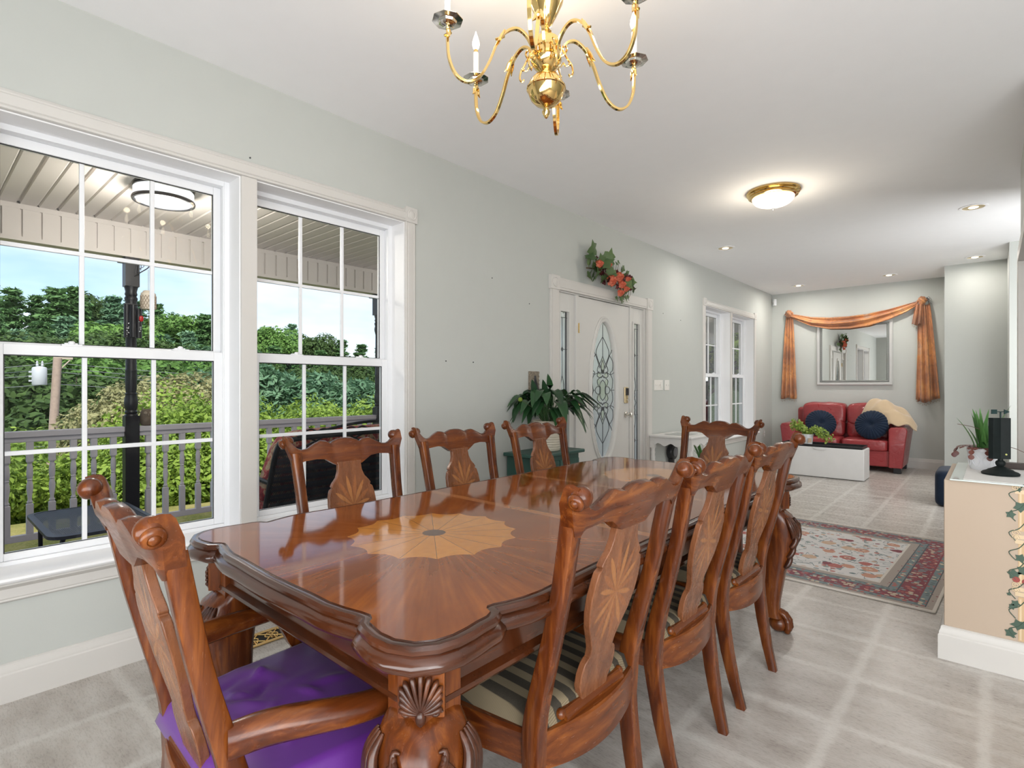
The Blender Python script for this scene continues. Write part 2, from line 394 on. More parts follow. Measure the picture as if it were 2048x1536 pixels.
window_trim(1, W1); window_trim(2, W2)
# ------------------------------------------------------------------ entry door with sidelights
def rosette(yy, z0, w, h):
    r = MB(); r.box((0, yy, z0), (0.03, yy + w, z0 + h)); c0 = len(r.v)
    r.lathe([(0.042, 0), (0.042, .002), (0.038, .006), (0.033, .002), (0.028, .004), (0.0, .007)], 28); r.xf(Matrix.Translation((0.03, yy + w / 2, z0 + h / 2)) @ Matrix.Rotation(pi / 2, 4, 'Y'), c0)
    return obj('trim_door_rosette', r, M_trim, kind='structure', bevel=0.0015)
rosette(3.605, 2.02, .125, .12); rosette(5.303, 2.02, .125, .12)
b = MB(); b.box((0, 3.615, 0), (0.02, 3.73, 2.02)); b.box((0.02, 3.63, 0), (0.024, 3.715, 2.02)); b.box((0, 5.303, 0), (0.02, 5.42, 2.02)); b.box((0.02, 5.318, 0), (0.024, 5.405, 2.02))
b.box((0, 3.73, 2.026), (0.02, 5.303, 2.13)); b.box((0.02, 3.73, 2.045), (0.024, 5.303, 2.115))
obj('trim_door_casing', b, M_trim, kind='structure', bevel=0.002)
SLAB0, SLAB1 = 4.053, 4.970
b = MB(); X0 = -0.14   # frame posts and sidelight panels
b.box((X0, DO0, 0), (0, DO0 + .02, DOH)); b.box((X0, DO1 - .02, 0), (0, DO1, DOH)); b.box((X0, DO0 + .02, DOH - .012), (0, DO1 - .02, DOH))
b.box((X0, 4.005, 0), (0, 4.05, DOH - .012)); b.box((X0, 4.973, 0), (0, 4.997, DOH - .012))
b.box((-.16, DO0 + .02, -.01), (.0, DO1 - .02, .015))
for a, c, g0, g1 in ((DO0 + .02, 4.005, 3.79, 3.915), (4.997, DO1 - .02, 5.075, 5.20)):
    b.box((-.06, a, .015), (-.02, g0, DOH - .012)); b.box((-.06, g1, .015), (-.02, c, DOH - .012)); b.box((-.06, g0, .015), (-.02, g1, .28)); b.box((-.06, g0, 1.85), (-.02, g1, DOH - .012))
    f = .022
    b.box((-.02, g0 - f, .28 - f), (-.008, g0, 1.85 + f)); b.box((-.02, g1, .28 - f), (-.008, g1 + f, 1.85 + f)); b.box((-.02, g0, 1.85), (-.008, g1, 1.85 + f)); b.box((-.02, g0, .28 - f), (-.008, g1, .28))
fr = obj('door_1_frame', b, M_door, bevel=0.002); fr['kind'] = 'structure'
for g0, g1 in ((3.79, 3.915), (5.075, 5.20)):
    g = MB(); g.box((-.042, g0, .28), (-.038, g1, 1.85)); obj('sidelight_glass', g, M_frost, fr, angle=0)
    l = MB(); yc = (g0 + g1) / 2; X = -.035; r = .0028
    for yy in (g0 + .012, g1 - .022, g1 - .012): l.tube([(X, yy, .28), (X, yy, 1.85)], r, 6)
    l.tube([(X, yc - .008, .28), (X, yc - .008, .75)], r, 6); l.tube([(X, yc - .008, 1.28), (X, yc - .008, 1.80)], r, 6)
    for zz in (.33, .62, 1.80, 1.52): l.tube([(X, g0, zz), (X, g1, zz)], r, 6)
    for zz in (.62, 1.52): l.tube([(X, yc - .008 + .014 * cos(t * pi / 2), zz + .022 * sin(t * pi / 2)) for t in range(4)], r, 6, closed=True)
    for sg in (1, -1):
        z0 = 1.02
        l.tube(smooth_pts([(X, yc - .008, z0 + sg * .27), (X, yc + .018, z0 + sg * .16), (X, yc - .02, z0 + sg * .08), (X, yc + .025, z0)], 4), r, 6)
        l.tube(smooth_pts([(X, yc - .008, z0 + sg * .27), (X, yc - .034, z0 + sg * .16), (X, yc + .004, z0 + sg * .08), (X, yc - .041, z0)], 4), r, 6)
        l.tube([(X, g0, z0 + sg * .13), (X, g1, z0 + sg * .13)], r, 6)
    obj('lead_cames', l, M_lead, fr)
# door slab with an oval light
OC, OZ, OW, OH = 4.497, 1.155, 0.225, 0.665
def oval(k, n=48): return [(OC + OW * k * sin(2 * pi * i / n), OZ + (OH + (k - 1) * OW) * cos(2 * pi * i / n)) for i in range(n)]
def door_slab():
    b = MB(); n = 48
    # rectangle perimeter sampled to match the oval ring
    y0, y1, z0, z1 = SLAB0, SLAB1, 0.017, 2.008
    rect = []
    for i in range(n):
        dy, dz = sin(2 * pi * i / n), cos(2 * pi * i / n)
        ty = ((y1 - OC) / dy if dy > 1e-6 else ((y0 - OC) / dy if dy < -1e-6 else 1e9)); tz = ((z1 - OZ) / dz if dz > 1e-6 else ((z0 - OZ) / dz if dz < -1e-6 else 1e9))
        t = min(ty, tz); rect.append((OC + dy * t, OZ + dz * t))
    for cy, cz in ((y0, z0), (y0, z1), (y1, z0), (y1, z1)):
        j = min(range(n), key=lambda i: (rect[i][0] - cy) ** 2 + (rect[i][1] - cz) ** 2); rect[j] = (cy, cz)
    ov = oval(1.0); vs = []
    for X in (-.055, -.012): vs += [(X, y, z) for y, z in rect] + [(X, y, z) for y, z in ov]
    fs = []
    for i in range(n):
        j = (i + 1) % n
        fs += [(i, j, n + j, n + i), (2 * n + i, 2 * n + j, 3 * n + j, 3 * n + i), (i, j, 2 * n + j, 2 * n + i), (n + i, n + j, 3 * n + j, 3 * n + i)]
    return b.add(vs, fs)
door = obj('door_1', door_slab(), M_door, angle=20); door['kind'] = 'structure'
ring = MB(); secs = []
prof = [(1.22, -.012), (1.22, -.004), (1.16, .004), (1.12, .0), (1.10, .006), (1.02, .004), (0.98, -.004), (0.95, -.02), (0.95, -.045), (1.0, -.045), (1.0, -.012)]
ring.loft([[(X, *oval(kk, 48)[i]) for kk, X in prof] for i in range(48)], caps=False, closed=True)
obj('oval_frame', ring, M_door, door, angle=50)
g = MB(); ov = oval(.97); g.prism(ov, lambda y, z: (-.036, y, z), lambda y, z: (-.032, y, z)); obj('oval_glass', g, M_frost, door, angle=0)
l = MB(); r = .0032; X = -.029
def P(u, v): return (X, OC + OW * u, OZ + OH * v)
def cv(pts, k=5): l.tube(smooth_pts([P(u, v) for u, v in pts], k), r, 6)
for sv in (1, -1):
    cv([(0, sv * .96), (0, sv * .50)], 1)
    for su in (1, -1):
        cv([(0, sv * .78), (su * .42, sv * .62), (su * .5, sv * .52), (su * .25, sv * .38), (0, sv * .26)])
        cv([(su * .75, sv * .60), (su * .45, sv * .45), (su * .22, sv * .32)])
        cv([(su * .52, sv * .52), (su * .82, sv * .42), (su * .80, sv * .30), (su * .62, sv * .25), (su * .80, sv * .16), (su * .78, sv * .05), (su * .72, 0)])
        cv([(su * .98, sv * .27), (su * .62, sv * .23), (su * .3, sv * .27)])
        cv([(0, sv * .50), (su * .14, sv * .42), (su * .38, sv * .33), (su * .40, sv * .27), (su * .12, sv * .24), (0, sv * .30)])
        cv([(0, sv * .44), (su * .12, sv * .36), (su * .10, sv * .28), (0, sv * .24)])
        cv([(su * .10, sv * .26), (su * .36, sv * .25), (su * .42, sv * .20), (su * .12, sv * .18), (0, sv * .22)])
        cv([(su * .10, sv * .20), (su * .42, sv * .14), (su * .34, sv * .07), (su * .20, sv * .05), (su * .16, 0)])
        cv([(0, sv * .15), (su * .22, sv * .09), (su * .24, 0)])
for su in (1, -1):
    l.tube([P(su * 1.0, 0), P(su * .58, 0)], r, 6); cv([(su * .24, .05), (su * .45, .05), (su * .6, 0), (su * .45, -.05), (su * .24, -.05)])
obj('lead_cames', l, M_lead, door)
# central bevelled cluster
bc = MB()
for u, v, ru, rv in ((0, 0, .20, .13), (0, .36, .10, .10), (0, -.36, .10, .10), (.3, .1, .13, .06), (-.3, .1, .13, .06), (.3, -.1, .13, .06), (-.3, -.1, .13, .06), (.26, .22, .12, .03), (-.26, .22, .12, .03), (.26, -.22, .12, .03), (-.26, -.22, .12, .03)):
    pts = [(u + ru * cos(2 * pi * i / 14), v + rv * sin(2 * pi * i / 14)) for i in range(14)]
    bc.prism(pts, lambda a, c: (X - .002, OC + OW * a, OZ + OH * c), lambda a, c: (X, OC + OW * a, OZ + OH * c))
obj('bevel_glass', bc, M_bevelglass, door, angle=0)
for zz in (1.72, 1.05, .25):
    h = MB(); h.tube([(.0, SLAB0 - .003, zz - .045), (.0, SLAB0 - .003, zz + .045)], .007, 10)
    h.box((-.004, SLAB0 - .012, zz - .04), (0.001, SLAB0 + .006, zz + .04)); obj('hinge', h, M_brass, door)
# knob and smart lock
kb = MB(); c0 = 0; kb.lathe([(.030, 0), (.032, .004), (.026, .009), (.011, .012), (.010, .035), (.020, .042), (.028, .055), (.026, .068), (.014, .076), (.0, .078)], 24)
kb.xf(Matrix.Translation((-.012, 4.905, .905)) @ Matrix.Rotation(pi / 2, 4, 'Y')); obj('door_knob', kb, M_chrome, door)
lk = MB(); lk.box((-.012, 4.868, 1.02), (.004, 4.935, 1.185)); L = obj('deadbolt_plate', lk, simple('satin_gold', (.62, .50, .30), .3, .9), door, bevel=0.012, seg=4)
lk = MB(); lk.box((.004, 4.882, 1.10), (.014, 4.928, 1.175)); obj('lock_keypad', lk, M_blackplastic, L, bevel=0.006)
lk = MB(); lk.lathe([(.012, 0), (.012, .012)], 16); lk.box((-.004, -.014, .012), (.004, .014, .022)); lk.xf(Matrix.Translation((.004, 4.905, 1.055)) @ Matrix.Rotation(pi / 2, 4, 'Y')); obj('thumb_turn', lk, M_chrome, L)
# switch plates
def switch_plate(y, z, n, lab, dimmer=False):
    w = .046 * n + .026; t = thing('switch_plate', lab, 'light switch', (0.0, y, z))
    b = MB(); b.box((0, -w / 2, -.058), (.007, w / 2, .058)); obj('cover', b, simple('switch_ivory', (.76, .74, .70), .35), t, bevel=0.003)
    for i in range(n):
        yy = -w / 2 + .036 + .046 * i; s = MB()
        if dimmer and i == n - 1: s.box((.007, yy - .014, -.033), (.012, yy + .014, .033))
        else: s.box((.007, yy - .005, -.012), (.009, yy + .005, .012)); s.box((.007, yy - .0035, -.002), (.018, yy + .0035, .008))
        obj('switch_toggle', s, simple('switch_toggle_white', (.82, .8, .77), .3), t, bevel=0.001)
switch_plate(5.60, 1.205, 4, 'wide ivory switch plate with three toggles and a dimmer beside the entry door', True)
switch_plate(5.81, 1.205, 2, 'narrow ivory switch plate with two toggles, right of the wide one')
# nail holes / nails left in the wall
for y, z in ((2.916, 2.003), (3.35, 1.86), (5.72, 2.02), (6.18, 1.985), (2.46, 1.367), (2.72, 1.367), (1.155, 2.345)):
    nb = MB(); nb.lathe([(.004, 0), (.004, .004), (.0, .006)], 8); nb.xf(Matrix.Translation((0, y, z)) @ Matrix.Rotation(pi / 2, 4, 'Y'))
    tag(obj('nail', nb, M_lead), {2.916: 'small dark nail high on the wall left of the entry door', 3.35: 'small dark nail in the wall just left of the door casing top', 5.72: 'small nail in the wall right of the entry door, nearer the door', 6.18: 'small nail in the wall right of the entry door, nearer the far window', 2.46: 'left of two small nails low on the wall right of the dining windows', 2.72: 'right of two small nails low on the wall right of the dining windows', 1.155: 'tiny nail above the dining window casing'}[y], 'nail', 'nails left in the wall')
# corner motion sensor
t = thing('motion_sensor', 'small white motion sensor high in the far left corner', 'sensor', (0.05, 9.73, 2.60), radians(-45))
b = MB(); b.box((-.03, -.02, -.055), (.03, .025, .055)); obj('housing', b, M_white, t, bevel=0.008, seg=3)
b = MB(); b.box((-.02, -.026, -.035), (.02, -.02, .005)); obj('lens', b, simple('sensor_lens', (.55, .56, .56), .3), t, bevel=0.003)
# ------------------------------------------------------------------ half wall with glass top
M_half = N('half_wall_paint'); _c = M_half.coord(); M_half = M_half.bsdf(color=M_half.mix(M_half.noise(_c, 1.5, 2), (.50, .405, .32), (.47, .36, .265)), rough=.6)
obj('wall_half', MB().box((2.635, 3.04, 0), (5.5, 3.70, 0.785)), M_half, kind='structure', bevel=0.004)
bb = MB(); P_ = base_profile(.145)
bb.loft([[(2.635 - .0 - t * sx, 3.04 - t, z) for t, z in P_] for sx in (1,)] + [[(5.5, 3.04 - t, z) for t, z in P_]])
bb.loft([[(2.635 - t, 3.04 - t, z) for t, z in P_], [(2.635 - t, 3.70, z) for t, z in P_]])
obj('baseboard_half', bb, M_trim, kind='structure', angle=30)
gt = MB(); gt.box((2.655, 3.025, .7855), (5.45, 3.715, .7915)); tag(obj('glass_top', gt, N('green_edge_glass').bsdf(color=(.72, .80, .77), rough=.06, coat=.5), bevel=0.002), 'glass sheet with a greenish edge laid over the half wall', 'glass sheet')
pp = MB(); pp.box((2.70, 3.045, .7918), (3.5, 3.66, .7930)); tag(obj('paper_liner', pp, simple('paper_white', (.78, .77, .75), .7)), 'white paper liner spread on the glass top under the potted plant', 'paper liner')
# wallpaper border: vine on fluted columns, climbing the half wall front
def column_border():
    t = thing('vine_column_border', 'wallpaper border of a tan fluted column wrapped in green ivy on the half wall', 'wall border', (2.896, 3.04, 0))
    mc = simple('column_tan', (.60, .42, .24), .6, var=.15); mg = simple('ivy_print', (.060, .105, .075), .6, var=.3); mr = simple('rose_print', (.32, .06, .05), .6); ml = simple('column_light', (.70, .55, .36), .6)
    b = MB()
    for z0, z1 in ((.15, .33), (.385, .55), (.60, .77)):
        b.box((-.022, -.0012, z0), (.055, 0, z1))
    obj('column_shaft', b, mc, t, angle=0)
    b = MB()
    for z0, z1 in ((.15, .33), (.385, .55), (.60, .77)):
        for k in range(5): b.box((-.018 + k * .015, -.0018, z0 + .004), (-.012 + k * .015, -.0010, z1 - .008))
    for z in (.345, .365, .56, .58, .765):
        b.box((-.032, -.0016, z - .012), (.06, -.0004, z + .004))
        for s in (-.03, .03): b.tube([(s + .014 * (1 - q / 14) * cos(q * .9), -.0014, z + .012 + .014 * (1 - q / 14) * sin(q * .9)) for q in range(12)], .002, 5)
    obj('column_fluting', b, ml, t, angle=0)
    b = MB(); rnd = random.Random(3)
    def leaf(x, z, s, a):
        s *= .82
        pts = []
        for q in range(10):
            th = 2 * pi * q / 10; rr = s * (1.0 if q % 2 == 0 else .62) * (1.15 if q == 0 else 1)
            pts.append((x + rr * cos(th + a), z + rr * sin(th + a)))
        b.prism(pts, lambda u, v: (u, -.0024, v), lambda u, v: (u, -.0018, v))
    for x, z, s in ((-.045, .175, .026), (-.02, .215, .03), (.02, .20, .025), (-.03, .30, .02), (-.04, .285, .016), (-.035, .42, .028), (-.005, .44, .03), (-.015, .49, .024), (.03, .45, .024), (-.045, .665, .022), (-.015, .70, .030), (.02, .69, .024), (-.02, .77, .012), (-.05, .335, .01), (.04, .335, .02)):
        leaf(x, z, s, rnd.random() * 6)
    for k in range(8):
        z = .16 + k * .08; b.tube(smooth_pts([(-.03, -.002, z), (-.05, -.002, z + .03), (-.02, -.002, z + .05), (.0, -.002, z + .08)], 4), .0018, 5)
    obj('ivy', b, mg, t, angle=0)
    for x, z in ((-.028, .40), (.0, .395), (.02, .245)):
        b = MB(); b.prism([(x + .012 * cos(q), z + .012 * sin(q)) for q in [i * .7 for i in range(9)]], lambda u, v: (u, -.003, v), lambda u, v: (u, -.0022, v)); obj('rose_print', b, mr, t, angle=0)
    return t
column_border()
# same border reflected in the mirror: on the rear wall corner
vb = MB(); rnd = random.Random(5)
for k in range(60):
    z = .9 + k * .03; x = .36 + rnd.uniform(-.05, .05); s = rnd.uniform(.02, .04)
    vb.prism([(x + s * cos(q), z + s * sin(q)) for q in [i * 1.05 for i in range(6)]], lambda u, v: (u, -1.249, v), lambda u, v: (u, -1.247, v))
tag(obj('vine_wall_border', vb, simple('vine_print', (.17, .17, .12), .6, var=.4)), 'vertical vine wallpaper border on the rear wall, seen in the mirror', 'wall border')
# wooden curtain panel glimpsed through the cased opening
cw_ = MB(); cw_.grid(lambda u, v: (3.35 + u * .35, 7.70 + .02 * sin(u * 30), .03 + v * 2.0), 30, 4); tag(obj('curtain_panel', cw_, simple('brown_curtain', (.28, .21, .16), .8, var=.2), solid=.004), 'brown curtain glimpsed through the cased opening at the right edge', 'curtain')
# ================================================================== woods
DK, MD, LT = (0.030, 0.006, 0.002), (0.092, 0.020, 0.004), (0.24, 0.070, 0.012)
M_wood = wood('mahogany', DK, MD, LT, (12, 12, 1.5), rough=.2, coat=.0, spec=.42)
M_woodh = wood('mahogany_rail', DK, MD, LT, (1.5, 12, 12), rough=.2, coat=.0, spec=.42)
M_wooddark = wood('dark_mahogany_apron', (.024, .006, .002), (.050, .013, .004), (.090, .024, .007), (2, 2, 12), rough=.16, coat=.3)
M_woody = wood('mahogany_side_rail', DK, MD, LT, (12, 1.5, 12), rough=.2, coat=.0, spec=.42)
M_carve = wood('carved_mahogany', (.010, .003, .002), (.045, .013, .006), (.15, .045, .014), (7, 7, 5), rough=.28, coat=.1, spec=.45)
def splat_inlay(cz):
    def f(m, col):
        o = m.sep(m.n('ShaderNodeTexCoord').outputs['Object'])
        dx = m.math('MULTIPLY', o[0], 1.2); dz = m.math('SUBTRACT', o[2], cz)
        a = m.math('ARCTAN2', dx, dz); r = m.math('SQRT', m.math('ADD', m.math('MULTIPLY', dx, dx), m.math('MULTIPLY', dz, dz)))
        seg = m.math('MULTIPLY', a, 16 / (2 * pi)); fr = m.math('FRACT', seg); idx = m.math('FLOOR', seg)
        alt = m.math('ABSOLUTE', m.math('SUBTRACT', m.math('MULTIPLY', fr, 2), 1))      # 0 at ray axis
        # pointed ray: width shrinks near the tip
        reach = m.math('ADD', 0.088, m.math('MULTIPLY', m.math('ABSOLUTE', m.math('COSINE', a)), 0.045))
        tip = m.math('DIVIDE', r, reach)
        inside = m.math('LESS_THAN', m.math('ADD', alt, m.math('POWER', tip, 2.5)), 0.88)
        odd = m.math('MODULO', m.math('ABSOLUTE', idx), 2)
        cc = m.mix(odd, (.38, .155, .05), (.28, .10, .034))
        return m.mix(m.math('MULTIPLY', inside, .75), col, cc)
    return f
M_splat = wood('inlaid_splat_veneer', (.085, .030, .014), (.17, .062, .026), (.26, .10, .042), (9, 9, 1.2), rough=.24, coat=.05, spec=.42, inlay=splat_inlay(.705))
def stripe_fabric():
    m = N('striped_seat_fabric'); o = m.sep(m.n('ShaderNodeTexCoord').outputs['Object'])
    f = m.math('FRACT', m.math('ADD', m.math('DIVIDE', o[0], .052), 10.25)); st = m.ramp(f, [(0.46, 0.0), (0.5, 1.0)])
    wv = m.n('ShaderNodeTexWave', {'Scale': 130.0, 'Distortion': 1.0}, bands_direction='Y'); m.set(wv.inputs['Vector'], m.coord())
    light = m.mix(wv.outputs['Fac'], (.15, .118, .072), (.25, .20, .125)); dark = m.mix(m.noise(m.coord(), 300, 2), (.030, .025, .018), (.055, .046, .033))
    return m.bsdf(color=m.mix(st, light, dark), rough=.7, sheen=.03, spec=.3, normal=m.bump(wv.outputs['Fac'], .15, .001))
M_stripe = stripe_fabric()
# ================================================================== chair
SPLAT = [(.435, .050), (.46, .060), (.485, .072), (.515, .074), (.540, .066), (.548, .058), (.552, .050), (.575, .053), (.60, .066), (.64, .088), (.68, .101), (.715, .105), (.75, .102), (.775, .095), (.782, .083), (.788, .089), (.80, .082), (.82, .064), (.845, .054), (.87, .052), (.885, .056)]
def backy(z):  # rear face line of the back, local y (chair faces +y)
    return interp(z, [(0, -.285), (.1, -.262), (.2, -.245), (.34, -.227), (.46, -.232), (.55, -.252), (.65, -.278), (.75, -.302), (.85, -.322), (.93, -.338), (1.0, -.352)])
def rect_sec(cx, cy, z, hx, hy, ch=.13):
    k = ch
    return [(cx - hx, cy - hy * (1 - k), z), (cx - hx * (1 - k), cy - hy, z), (cx + hx * (1 - k), cy - hy, z), (cx + hx, cy - hy * (1 - k), z),
            (cx + hx, cy + hy * (1 - k), z), (cx + hx * (1 - k), cy + hy, z), (cx - hx * (1 - k), cy + hy, z), (cx - hx, cy + hy * (1 - k), z)]
def make_chair(name, label, arms=False, w=1.0, group='dining chairs around the table'):
    t = thing(name, label, 'chair', group=group)
    def px(z): return w * interp(z, [(0, .182), (.2, .195), (.4, .205), (.6, .208), (.8, .214), (.93, .222)])
    for s in (-1, 1):
        b = MB(); secs = []
        for i in range(9):
            z = .40 * i / 8; hy = interp(z, [(0, .015), (.2, .021), (.4, .025)]); hx = interp(z, [(0, .014), (.4, .017)])
            secs.append(rect_sec(s * px(z), backy(z) + hy, z, hx, hy))
        obj('leg', b.loft(secs), M_wood, t, angle=50)
        b = MB(); secs = []
        for i in range(15):
            z = .40 + .535 * i / 14; hy = interp(z, [(.4, .025), (.55, .021), (.7, .018), (.94, .018)]); hx = interp(z, [(.4, .017), (.8, .0165), (.9, .018), (.945, .019)])
            secs.append(rect_sec(s * px(z), backy(z) + hy, z, hx, hy))
        obj('back_post', b.loft(secs), M_wood, t, angle=50)
    # crest rail
    def top(x):
        a = abs(x) / w
        return interp(a, [(0, .980), (.03, .978), (.055, .968), (.066, .960), (.085, .972), (.11, .974), (.135, .963), (.165, .947), (.19, .944), (.21, .952), (.225, .966), (.238, .982), (.248, .996), (.258, 1.002)])
    def bot(x):
        a = abs(x) / w
        return interp(a, [(0, .872), (.055, .872), (.075, .884), (.10, .900), (.14, .905), (.20, .900), (.212, .885), (.232, .89), (.248, .935), (.258, .960)])
    b = MB(); secs = []; NX = 56
    for i in range(NX + 1):
        x = (-.258 + .516 * i / NX) * w; z0, z1 = bot(x), top(x); bow = .012 * (1 - (x / (.258 * w)) ** 2)
        roll = .010
        y0, y1 = backy(z0) - bow, backy(z1) - bow - .004
        th0, th1 = .031, .031
        zc = z1 - .010
        secs.append([(x, y0, z0), (x, y0 + th0, z0), (x, y1 + th1, zc), (x, y1 + th1 * .75, z1 - .002), (x, y1 + th1 * .3, z1), (x, y1 - roll * .6, z1 - .004), (x, y1 - roll * .4, zc - .008)])
    crest = obj('crest_rail', b.loft(secs), M_woodh, t, angle=42)
    for s in (-1, 1):   # scrolled ears
        b = MB(); cx, cy, cz = s * .243 * w, backy(.972) - .009, .974
        Lx = [(-.026, .010), (-.022, .015), (-.016, .019), (-.008, .0225), (0, .023), (.009, .0205), (.013, .0165), (.016, .0185), (.021, .0185), (.025, .0155), (.026, .010), (.024, .009), (.028, .006), (.029, .001)]
        b.lathe([(r, z) for z, r in Lx], 20)
        b.xf(Matrix.Translation((cx, cy, cz)) @ Matrix.Rotation(s * radians(22), 4, 'Y') @ Matrix.Rotation(s * radians(90), 4, 'Y'))
        obj('scroll_ear', b, M_wood, crest, angle=50)
    # splat
    b = MB(); secs = []
    for z, hw in SPLAT:
        y = backy(z) + .001; hh = hw * (.9 + .1 * w)
        secs.append([(-hh, y, z), (hh, y, z), (hh, y + .019, z), (-hh, y + .019, z)])
    obj('splat', b.loft(secs), M_splat, t, bevel=0.003, angle=40)
    b = MB(); y = backy(.43)
    b.loft([[(x, y - .008 + yy, z) for yy, z in ((0, .428), (.034, .428), (.034, .436), (.028, .442), (.024, .452), (.012, .452), (.006, .442), (0, .438))] for x in (-.125, .125)])
    for s in (-1, 1): b.sphere((s * .128, y + .010, .442), .013, 12, 8)
    obj('shoe', b, M_woodh, t, angle=40)
    # seat frame : bowed rear rail, side rails, serpentine front rail
    sw, fw, yf, yr = .205 * w, .262 * w, .225, -.205
    b = MB(); secs = []
    for i in range(17):
        u = -1 + i / 8; x = u * (sw - .01); bow = .030 * (1 - u * u); zb = .352 - .016 * (1 - u * u) + .0
        secs.append([(x, yr - .022 - bow, zb), (x, yr + .012 - bow * .5, zb), (x, yr + .012 - bow * .5, .430), (x, yr - .018 - bow, .430), (x, yr - .022 - bow, .425)])
    fr = obj('rear_rail', b.loft(secs), M_woodh, t, angle=35)
    b = MB()
    for s in (-1, 1):
        secs = []
        for i in range(9):
            u = i / 8; y = yr + (yf - yr) * u; x = s * (sw + (fw - sw) * u + .010 * sin(pi * u))
            secs.append([(x + .004 * s, y, .352), (x - s * .022, y, .352), (x - s * .022, y, .428), (x - s * .002, y, .428), (x + s * .004, y, .420)])
        b.loft(secs)
    secs = []
    for i in range(17):
        u = -1 + i / 8; x = u * fw; yy = yf + .012 * cos(u * pi) + .006
        secs.append([(x, yy, .352 + .012 * cos(u * pi * 2)), (x, yy - .024, .352), (x, yy - .024, .428), (x, yy - .002, .428), (x, yy, .420)])
    b.loft(secs); obj('seat_frame', b, M_woody, t, angle=35)
    # upholstered seat: trapezoid dome
    def seat(u, v):
        U = 2 * u - 1; V = 2 * v - 1
        hw = (sw - .004) + (fw - .012 - sw + .004) * v
        sx = U; r = max(abs(U), abs(V)); e = 1 - max(0, (r - .80) / .20) ** 2.2
        x = sx * hw; y = (yr - .012 - .02 * (1 - U * U) * (1 - v)) + (yf - .012 - yr) * v
        return (x, y, .424 + .042 * sqrt(max(e, 0)) + .014 * (1 - U * U) * (1 - V * V))
    obj('seat', MB().grid(seat, 26, 26), M_stripe, t, angle=60)
    for s in (-1, 1):   # cabriole front legs
        path = [(.352, .000, .000, .030), (.33, .004, .004, .032), (.29, .012, .012, .033), (.23, .010, .010, .026), (.15, .002, .002, .019), (.08, -.002, -.002, .0165), (.05, .004, .004, .020), (.03, .012, .012, .028), (.012, .014, .014, .028), (0, .012, .012, .022)]
        b = MB(); secs = []
        for z, ox, oy, r in path:
            cx, cy = s * (fw - .035 + ox), yf - .035 + oy
            secs.append([(cx + r * cos(2 * pi * j / 12 + .26), cy + r * sin(2 * pi * j / 12 + .26), z) for j in range(12)])
        obj('leg', b.loft(secs), M_wood, t, angle=60)
    if arms:
        for s in (-1, 1):
            P = smooth_pts([(s * (px(.62) + .004), backy(.60) + .030, .584), (s * (px(.62) + .026), backy(.60) + .10, .590), (s * (fw + .016), -.02, .578), (s * (fw + .020), .07, .574), (s * (fw + .004), .135, .572), (s * (fw + .006), .172, .568)], 6)
            b = MB(); n = len(P); secs = []
            for i, p in enumerate(P):
                tt = (P[min(i + 1, n - 1)] - P[max(i - 1, 0)]).normalized(); sd = Vector((tt.y, -tt.x, 0)).normalized(); up = Vector((0, 0, 1))
                u = i / (n - 1); hw = interp(u, [(0, .024), (.25, .031), (.5, .028), (.75, .023), (1, .029)]); hh = interp(u, [(0, .026), (.2, .024), (.6, .018), (1, .017)])
                secs.append([tuple(p + sd * hw * a + up * hh * c) for a, c in ((-1, -.6), (-.7, -1), (.7, -1), (1, -.6), (1, .5), (.7, .9), (.25, 1.12), (-.25, 1.12), (-.7, .9), (-1, .5))])
            arm = obj('arm', b.loft(secs), M_woody, t, angle=50)
            Q = smooth_pts([(s * (fw + .008), .145, .565), (s * (fw + .006), .085, .545), (s * (fw + .016), .115, .49), (s * (fw + .014), .145, .44), (s * (fw + .008), .135, .37)], 6)
            b = MB(); secs = []
            for i, p in enumerate(Q):
                u = i / (len(Q) - 1); hy = interp(u, [(0, .034), (.3, .021), (.6, .034), (.8, .036), (1, .03)]); hx = .013
                secs.append([(p.x - hx, p.y - hy, p.z), (p.x + hx, p.y - hy, p.z), (p.x + hx, p.y + hy, p.z), (p.x - hx, p.y + hy, p.z)])
            obj('arm_support', b.loft(secs), M_wood, arm, bevel=0.004, angle=50)
    return t
c0 = make_chair('dining_chair', 'mahogany dining chair nearest the camera on the right side of the table')
c0.location = (1.832, 1.130, 0); c0.rotation_euler = (0, 0, pi / 2)
dup(c0, (1.832, 1.695, 0), pi / 2, 'mahogany dining chair in the middle of the right side of the table')
dup(c0, (1.832, 2.250, 0), radians(89), 'mahogany dining chair at the far end of the right side, beside the rug')
dup(c0, (1.105, 1.21, 0), radians(-93.5), 'mahogany dining chair on the window side, in front of the second dining window')
dup(c0, (1.110, 1.84, 0), radians(-91.5), 'mahogany dining chair on the window side, in front of the bare grey wall')
dup(c0, (1.095, 2.50, 0), radians(-92), 'mahogany dining chair on the window side, in front of the green cabinet and plant pot')
a0 = make_chair('dining_armchair', 'mahogany armchair at the near end of the table with the purple seat cover', arms=True, w=1.03, group='armchairs at the table ends')
a0.location = (1.600, .612, 0); a0.rotation_euler = (0, 0, radians(-2))
dup(a0, (1.455, 3.03, 0), radians(168), 'mahogany armchair at the far end of the table, turned slightly, facing the camera')
